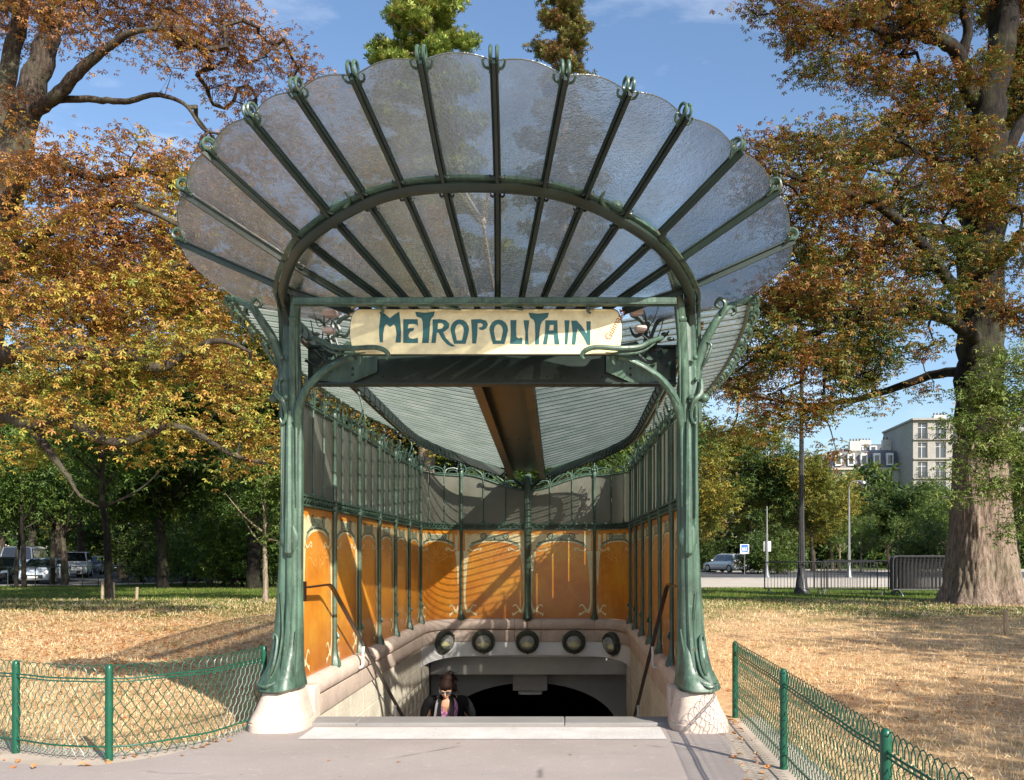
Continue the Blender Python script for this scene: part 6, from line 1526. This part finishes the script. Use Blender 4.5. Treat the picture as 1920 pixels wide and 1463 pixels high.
# its buttressed foot, paler than the trunk above, whose colour holds the shade
from mathutils import noise as mnoise
m = MB(); rings = []
cx, cy = T1[0] + .05, T1[1]
for z in np.concatenate([np.linspace(-.05, .6, 10), np.linspace(.7, 4.6, 52)]):
    r_ = float(np.interp(z, [-.05, .3, .6, 1.1, 1.8, 2.6, 3.4, 4.6], [1.36, 1.15, 1.03, .94, .86, .79, .73, .69])); ring = []
    for k in range(180):
        a = 2 * math.pi * k / 180; fl = 1 + (.10 * math.sin(a * 5 + .7 + .15 * z) + .05 * math.sin(a * 9 + z)) * max(.25, 1 - z / 3.0)
        w_ = mnoise.noise((math.cos(a) * 2.2, math.sin(a) * 2.2, z * .7)); q = abs(mnoise.noise((math.cos(a) * 9 + w_ * 1.2, math.sin(a) * 9, z * 1.5))) + .5 * abs(mnoise.noise((math.cos(a) * 19, math.sin(a) * 19 + w_, z * 3.4)))
        kn = .05 * max(0, mnoise.noise((math.cos(a) * 3 + 7, math.sin(a) * 3, z * 1.3)))
        rr = r_ * fl + kn + .075 * min(.6, q) - .03; ring.append((cx + rr * math.cos(a) + (z - 1) * -.03, cy + rr * math.sin(a), z + .15))
    rings.append(ring)
m.loft(rings); m.build('flared_foot', 'big_trunk_bark', root, True, 80)
# elm-like tree hanging in front of that trunk from the right
lim = [([(13.3, 21.0, .25), (13.1, 21.0, 2.2), (12.8, 20.9, 4.0), (12.5, 20.8, 6.0), (12.3, 20.8, 7.2)], [.16, .13, .11, .08, .03]),
       ([(12.9, 20.9, 3.6), (12.0, 20.8, 4.6), (11.2, 20.7, 5.0), (10.4, 20.7, 4.7), (9.8, 20.7, 4.1)], [.08, .06, .05, .035, .015]), ([(12.7, 20.9, 4.6), (11.6, 20.8, 5.6), (10.6, 20.8, 5.9)], [.06, .04, .015])]
bl = [blob(1890, 680, 81, .6), blob(1880, 760, 81, .65), blob(1840, 730, 81, .5), blob(1800, 800, 81, .42), blob(1850, 830, 81, .55), blob(1900, 840, 81, .6), blob(1800, 880, 81, .38), blob(1850, 910, 81, .4, .35), blob(1905, 920, 80, .5), blob(1790, 930, 82, .22), blob(1900, 990, 80, .3, .4), blob(1990, 750, 80, 1.0), blob(1990, 900, 80, .9)]
tree('elm_tree', 'young tree with pointed green leaves overlapping the thick trunk at the right edge', lim, bl, 30, 26, .18, .085, 'spray', 'green_pointed_leaves', 'pale_bark', 13, tw=.12, base_r=.006, twr=.004)
# conifers above the shelter
def conifer(name, label, px, s, top_z, base, rad, dens, leafm, seed, size, lo=5.0):
    rng = np.random.default_rng(seed); b = at(px, 1040, s); x, y = b.x, b.y
    lim = [([(x, y, 0), (x, y, top_z * .5), (x + .3, y, top_z)], [.55, .38, .06])]
    bl = []
    nb = int(dens * (top_z - lo))
    for k in range(nb):
        z = lo + (top_z - lo) * k / nb; t = (z - lo) / (top_z - lo); R_ = rad * (1 - t) ** .75 + .4; a = k * 2.399 + rng.uniform(-.4, .4); L = R_ * rng.uniform(.6, 1.05)
        p1 = (x + math.cos(a) * L * .5, y + math.sin(a) * L * .5, z - .05 * L); p2 = (x + math.cos(a) * L, y + math.sin(a) * L, z + .08 * L)
        lim.append(([(x, y, z - .1), p1, p2], [.09, .05, .02]))
        for q in (.45, .75, 1.0): bl.append(((x + math.cos(a) * L * q, y + math.sin(a) * L * q, z + .1), (.55 + .1 * R_, .55 + .1 * R_, .42)))
    return tree(name, label, lim, bl, 5, 17, .25, size, 'tuft', leafm, 'pale_bark', seed, tw=.05, base_r=.012, tilt=.9, cat='conifer', step=.5)
conifer('sequoia_tree', 'tall yellow green sequoia rising behind the fan, left of its middle rib', 800, 34, 37, 0, 5.0, 3.0, 'conifer_needles', 21, .30, 14)
conifer('sequoia_tree', 'slender sequoia with brown cones rising behind the fan, right of the middle', 1056, 30, 39, 0, 3.2, 2.3, 'dry_cone_needles', 22, .26, 16)
conifer('sequoia_tree', 'dark green sequoia behind the rear screens of the shelter', 960, 36, 17, 0, 3.6, 3.4, 'dark_green_leaves', 23, .32, 2)

# street and park trees, a few kinds copied
TP = {
 'dark_a': generic_tree('park_tree', '', 11.5, 4.2, 3.4, .24, 'dark_green_leaves', 'dark_bark', 31, 40, .62, .26, spread=.5),
 'dark_b': generic_tree('park_tree', '', 10.0, 3.8, 3.0, .20, 'dark_green_leaves', 'dark_bark', 32, 40, .75, .24, spread=.5),
 'mid_a': generic_tree('park_tree', '', 9.0, 3.2, 2.6, .17, 'mid_green_leaves', 'grey_bark', 33, 34, .95, .20, spread=.42),
 'yel_a': generic_tree('park_tree', '', 11.0, 3.9, 2.8, .20, 'yellow_green_leaves', 'grey_bark', 34, 40, .72, .24, spread=.5),
 'orange': generic_tree('park_tree', '', 10.0, 4.0, 3.0, .20, 'autumn_mixed_leaves', 'dark_bark', 36, 36, .6, .22, kind='palm', spread=.5),
 'round': generic_tree('park_tree', '', 9.5, 3.7, 2.4, .2, 'dark_green_leaves', 'pale_bark', 35, 54, 1.3, .22, spread=.4),
 'shrub': generic_tree('shrub', '', 3.2, 1.9, .3, .08, 'mid_green_leaves', 'dark_bark', 37, 36, 2.4, .16, spread=.35),
 'shrub_d': generic_tree('shrub', '', 3.6, 2.2, .3, .08, 'dark_green_leaves', 'dark_bark', 38, 36, 2.0, .18, spread=.4),
 'sapling': generic_tree('sapling', '', 6.2, 1.8, 2.0, .085, 'mid_green_leaves', 'pale_bark', 39, 26, 3.0, .15, spread=.30),
 'thin': generic_tree('park_tree', '', 9.5, 2.4, 3.4, .11, 'mid_green_leaves', 'dark_bark', 40, 26, 1.2, .20, spread=.42),
}
TP['shrub']['category'] = 'shrub'; TP['shrub_d']['category'] = 'shrub'
def pt(kind, px, py, s, rz, sc_, label, group): 
    b = at(px, py, s); return place(TP[kind], b.x, b.y, rz, label, group, sc_)
GL = 'trees between the left lawn and the street'
pt('thin', 205, 1125, 63, .3, .92, 'slim straight tree with wooden stakes round its pinkish trunk', GL)
pt('sapling', 498, 1132, 66, 1.1, .85, 'slim sapling with pale trunk just left of the shelter pillar', GL)
pt('dark_b', 305, 1100, 44, 2.0, 1.05, 'stout pale trunked tree in the middle of the left lawn', GL)
pt('thin', 45, 1100, 38, .9, .95, 'thin dark leaning trunk in front of the white van', GL)
pt('thin', 30, 1100, 37.5, 2.9, .8, 'thinnest dark trunk near the left edge, before the parked cars', GL)
pt('thin', 98, 1094, 35, 4.2, 1.1, 'dark curved trunk between the pale blue hatchback and the small van', GL)
pt('mid_a', 122, 1094, 35, 5.0, 1.0, 'grey trunked tree just left of the small white van', GL)
pt('dark_a', 475, 1098, 46, 3.4, 1.0, 'dark trunked tree behind the pale sapling near the pillar', GL)
pt('mid_a', 392, 1080, 34, 2.3, 1.0, 'tree with a crooked pale trunk standing far across the left lawn', GL)
GB = 'dark park trees closing the view at left'
for i, (kind, px, s, rz, k_, lb) in enumerate((
 ('dark_a', -60, 31, .2, 1.3, 'dense dark tree at the far left edge behind the parked cars'), ('dark_b', 60, 28, 1.4, 1.35, 'dark bushy tree behind the white van'), ('mid_a', 150, 26, 2.2, 1.5, 'brighter green tree over the small white van'),
 ('dark_a', 230, 29, 3.0, 1.25, 'dark tree behind the staked sapling'), ('dark_b', 300, 27, 4.0, 1.35, 'dark tree behind the stout trunk'), ('dark_a', 370, 30, 5.0, 1.2, 'dark broad tree above the crooked pale trunk'),
 ('dark_a', 440, 32, 5.8, 1.2, 'dark tree left of the pillar, behind the shrubs'), ('dark_b', 520, 34, .7, 1.25, 'dark tree directly behind the left pillar'), ('dark_a', 600, 30, 1.9, 1.3, 'dark tree behind the left screen of the shelter'),
 ('yel_a', 0, 22, 2.7, 1.4, 'yellow green tree across the street at far left'), ('mid_a', 110, 21, 3.3, 1.7, 'fresh green tree across the street behind the vans'), ('dark_b', 270, 21, .4, 1.6, 'dark tree across the street, mid left'), ('dark_a', 400, 22, 1.0, 1.5, 'dark tree across the street, right of the stout trunk'), ('dark_b', 700, 28, 2.5, 1.5, 'dark tree behind the back left corner of the shelter'), ('dark_a', 820, 30, 3.7, 1.5, 'dark tree behind the back screens, left of the column'), ('dark_b', 930, 27, 4.4, 1.5, 'dark tree behind the central back column'), ('dark_a', 1050, 29, 5.2, 1.45, 'dark tree behind the back screens, right of the column'), ('mid_a', 1150, 30, 5.9, 1.5, 'green tree behind the back right corner of the shelter'))):
    b = at(px, 1040, s); place(TP[kind], b.x, b.y, rz, lb, GB, k_)
GS = 'shrubs at the far side of the left lawn'
for kind, px, py, s, rz, k_, lb in (('shrub', 345, 1090, 36, 0, .95, 'bright green shrub right of the stout trunk'), ('shrub', 415, 1092, 38, 1, 1.15, 'tall yellow green shrub between stout trunk and pillar'), ('shrub_d', 455, 1092, 40, 2, 1.0, 'dark shrub under the tree left of the pillar'), ('shrub', 440, 1096, 42, 3, 1.0, 'loose green shrub just left of the pale sapling'), ('shrub_d', 270, 1082, 32, 4, 1.0, 'dark rounded shrub left of the stout trunk'), ('shrub_d', 370, 1084, 32, 5, 1.2, 'dark shrub behind the crooked pale trunk'), ('shrub_d', 510, 1094, 38, 6, 1.3, 'dark shrub hidden beside the left pillar'),
  ('shrub', 150, 1062, 19, 1, 2.2, 'clipped green hedge bush behind the vans'), ('shrub_d', 230, 1062, 19, 2, 2.0, 'dark bush behind the sapling, across the street')):
    pt(kind, px, py, s, rz, k_, lb, GS)
GR = 'trees beyond the avenue at right'
for kind, px, s, rz, k_, lb in (('yel_a', 1325, 18, 0, 1.5, 'yellow green tree right behind the shelter pillar'), ('orange', 1300, 19.5, 1.2, 1.15, 'reddish leaved tree touching the right pillar'), ('mid_a', 1352, 17, 2, 1.3, 'fresh green tree behind the silver car'), ('yel_a', 1400, 17.5, 2.2, 1.6, 'broad yellow green tree over the blue sign'), ('dark_a', 1440, 19, 3.0, 1.1, 'dark tree between blue sign and slim pole'),
   ('yel_a', 1525, 19.5, 4.0, 1.1, 'tall yellow green tree right of the dark lamp post'), ('yel_a', 1560, 17, 5.1, 1.0, 'yellow tinged tree behind the slim grey lamp post'), ('dark_b', 1480, 17, .9, 1.25, 'dark tree behind the dark lamp post'), ('round', 1667, 17.5, .0, 1.0, 'round dense dark green tree before the stone buildings'), ('mid_a', 1770, 20, 1.4, .95, 'dark leafy tree left of the thick trunk base'), ('dark_b', 1735, 18, 2.7, .95, 'dark tree behind the stack of barriers'), ('sapling', 1615, 21, .5, .95, 'slim pale sapling left of the round tree'), ('sapling', 1684, 20, 1.5, .95, 'slim pale sapling under the round tree'), ('sapling', 1575, 19, 2.5, 1.0, 'slim sapling near the slim lamp post'), ('dark_a', 1905, 24, 3.3, 1.0, 'dark tree right of the thick trunk'), ('mid_a', 1940, 27, 4.1, 1.1, 'leafy green tree at the right edge behind the barriers'), ('yel_a', 1290, 24, 3, 1.1, 'yellow green tree behind the right screen of the shelter'), ('dark_a', 1230, 26, 1, 1.2, 'dark tree behind the right screen of the shelter')):
    b = at(px, 1040, s); place(TP[kind], b.x, b.y, rz, lb, GR, k_)
for kind, px, s, rz, k_, lb in (('shrub_d', 1420, 22.5, 1, 1.0, 'dark hedge shrub behind the slim pole'), ('shrub_d', 1460, 22, 2, 1.1, 'dark hedge shrub right of the slim pole'), ('shrub', 1475, 23, 3, .5, 'small yellow shrub behind the open barrier'), ('shrub_d', 1740, 22, 4, 1.3, 'dark shrub behind the stack of barriers'), ('shrub_d', 1330, 19, 5, 1.0, 'dark shrub left of the silver car'), ('shrub_d', 1550, 15, 0, 1.8, 'dark hedge shrub under the trees, left of the slim lamp post'), ('shrub_d', 1620, 14, 1, 1.9, 'dark hedge shrub behind the distant parked cars'), ('shrub_d', 1700, 14, 2, 2.0, 'dark hedge shrub under the round tree')):
    b = at(px, 1040, s); place(TP[kind], b.x, b.y, rz, lb, 'shrubs beyond the avenue at right', k_)
# a chestnut standing outside the frame to the right, whose shade dapples the lawn
place(TP['orange'], 17.0, 6.5, 1.0, 'chestnut standing off to the right of the shelter lawn', 'trees shading the lawn', 1.25)
place(TP['orange'], 13.5, -1.5, 2.6, 'chestnut standing behind and to the right of the viewer', 'trees shading the lawn', 1.0)
# far-off mass of trees closing the horizon
rng = np.random.default_rng(77); pos = []
for xa, xb, y, h in ((-130, 60, 112, 9), (60, 200, 190, 7), (-260, -120, 95, 12)):
    n = int((xb - xa) * h * 6); x = rng.uniform(xa, xb, n); z = rng.uniform(0, 1, n) ** .8 * (h + 2.5 * np.sin(x * .21) + 1.5 * np.sin(x * .53)); pos.append(np.stack([x, y + rng.normal(0, 2.5, n), z], 1))
pos = np.concatenate(pos); far = scatter('far_woodland', pos, rng.uniform(.7, 1.3, len(pos)), 'spray', rng, 1.2)
o = link_mesh('far_woodland', far, 'dark_green_leaves', None, False); tag(o, 'far belt of dark trees closing the horizon', 'woodland', kind='stuff')

# ------------------------------------------------------------------ grass and fallen leaves
rng = np.random.default_rng(5)
def in_pave(x, y):
    ok = np.ones(len(x), bool)
    fx = np.interp(x, [-9.5, -7.2, -5.6, -4.53, -3.62, -3.05, -2.86], [10.2, 8.95, 8.05, 7.42, 7.14, 7.72, 8.62]) + .22
    ok &= ~((x < -2.7) & (y < fx)); ok &= ~((x > HX0 - .02) & (x < HX1 + .02) & (y < 18.45)); ok &= ~((x > 0) & (x < 1.98)); ok &= ~((x >= -2.75) & (x < 0) & (y < 8.9))
    return ok
def grass_pts(n, y0, y1, pw=1.6):
    y = y0 + (y1 - y0) * rng.random(n) ** pw; px = rng.uniform(-60, 1980, n); x = (px - VX) / FPX * y; k = in_pave(x, y); x, y = x[k], y[k]
    z = np.array([ground_z(a, b) for a, b in zip(x, y)]); return np.stack([x, y, z], 1)
P = grass_pts(150000, 3.6, 27, 1.35); g1 = scatter('dry_grass', P, rng.uniform(.018, .055, len(P)) * (1 + P[:, 1] * .03), 'blade', rng, 1.7)
o = link_mesh('dry_grass', g1, 'dry_grass_blades', None, False); tag(o, 'short dry straw coloured grass of the lawn', 'grass', kind='stuff')
P = grass_pts(90000, 20, 44, 1.0); P = P[(P[:, 1] + 6 * np.sin(P[:, 0] * .35) * .35 > 22 + 4 * rng.random(len(P)))]
g1 = scatter('green_grass', P, rng.uniform(.04, .10, len(P)), 'blade', rng, 1.3)
o = link_mesh('green_grass', g1, 'green_grass_blades', None, False); tag(o, 'greener grass on the far part of the lawn', 'grass', kind='stuff')
n = 8000; px = np.concatenate([rng.normal(230, 200, n), rng.uniform(1330, 1920, n // 5)]); yy = np.concatenate([rng.normal(17.5, 3.2, n).clip(9, 26), rng.uniform(8, 26, n // 5)]); x = (px - VX) / FPX * yy; k = in_pave(x, yy); x, yy = x[k], yy[k]
P = np.stack([x, yy, np.array([ground_z(a, b) for a, b in zip(x, yy)]) + .02], 1)
ex = []
for q in le[8:]: ex += [(q[0] + rng.normal(0, .10), q[1] + rng.normal(.05, .10), .02) for _ in range(2)]
for q in re_[:22]: ex += [(q[0] + rng.normal(.08, .09), q[1] + rng.normal(0, .15), .02) for _ in range(2)]
P = np.concatenate([P, np.array(ex)]); g1 = scatter('leaf_litter', P, rng.uniform(.03, .085, len(P)), 'leaf', rng, .6)
o = link_mesh('leaf_litter', g1, 'fallen_leaves', None, False); tag(o, 'reddish fallen leaves scattered over the dry lawn', 'leaves', kind='stuff')
# a few leaves and specks on the asphalt
for i, (px, py) in enumerate(((1065, 1418), (615, 1430), (345, 1420), (865, 1395), (1190, 1400), (742, 1432))):
    s_ = (py - HY) / EYE; b = at(px, py, s_); v, f = leaf_template('leaf'); m = MB(); a = i * 1.3
    m.add([(b.x + (p[0] * math.cos(a) - p[1] * math.sin(a)) * .045, b.y + (p[0] * math.sin(a) + p[1] * math.cos(a)) * .045, .012 + abs(p[2]) * .05) for p in v], [tuple(q) for q in f])
    o = m.build('fallen_leaf', 'fallen_leaves', None, False); tag(o, ['small leaf on the asphalt right of the middle', 'small leaf on the asphalt left of the middle', 'leaf on the asphalt near the left fence post', 'leaf speck right below the white strip', 'leaf on the asphalt near the fence shadow', 'leaf on the asphalt at the bottom middle'][i], 'leaf', 'single leaves on the pavement')
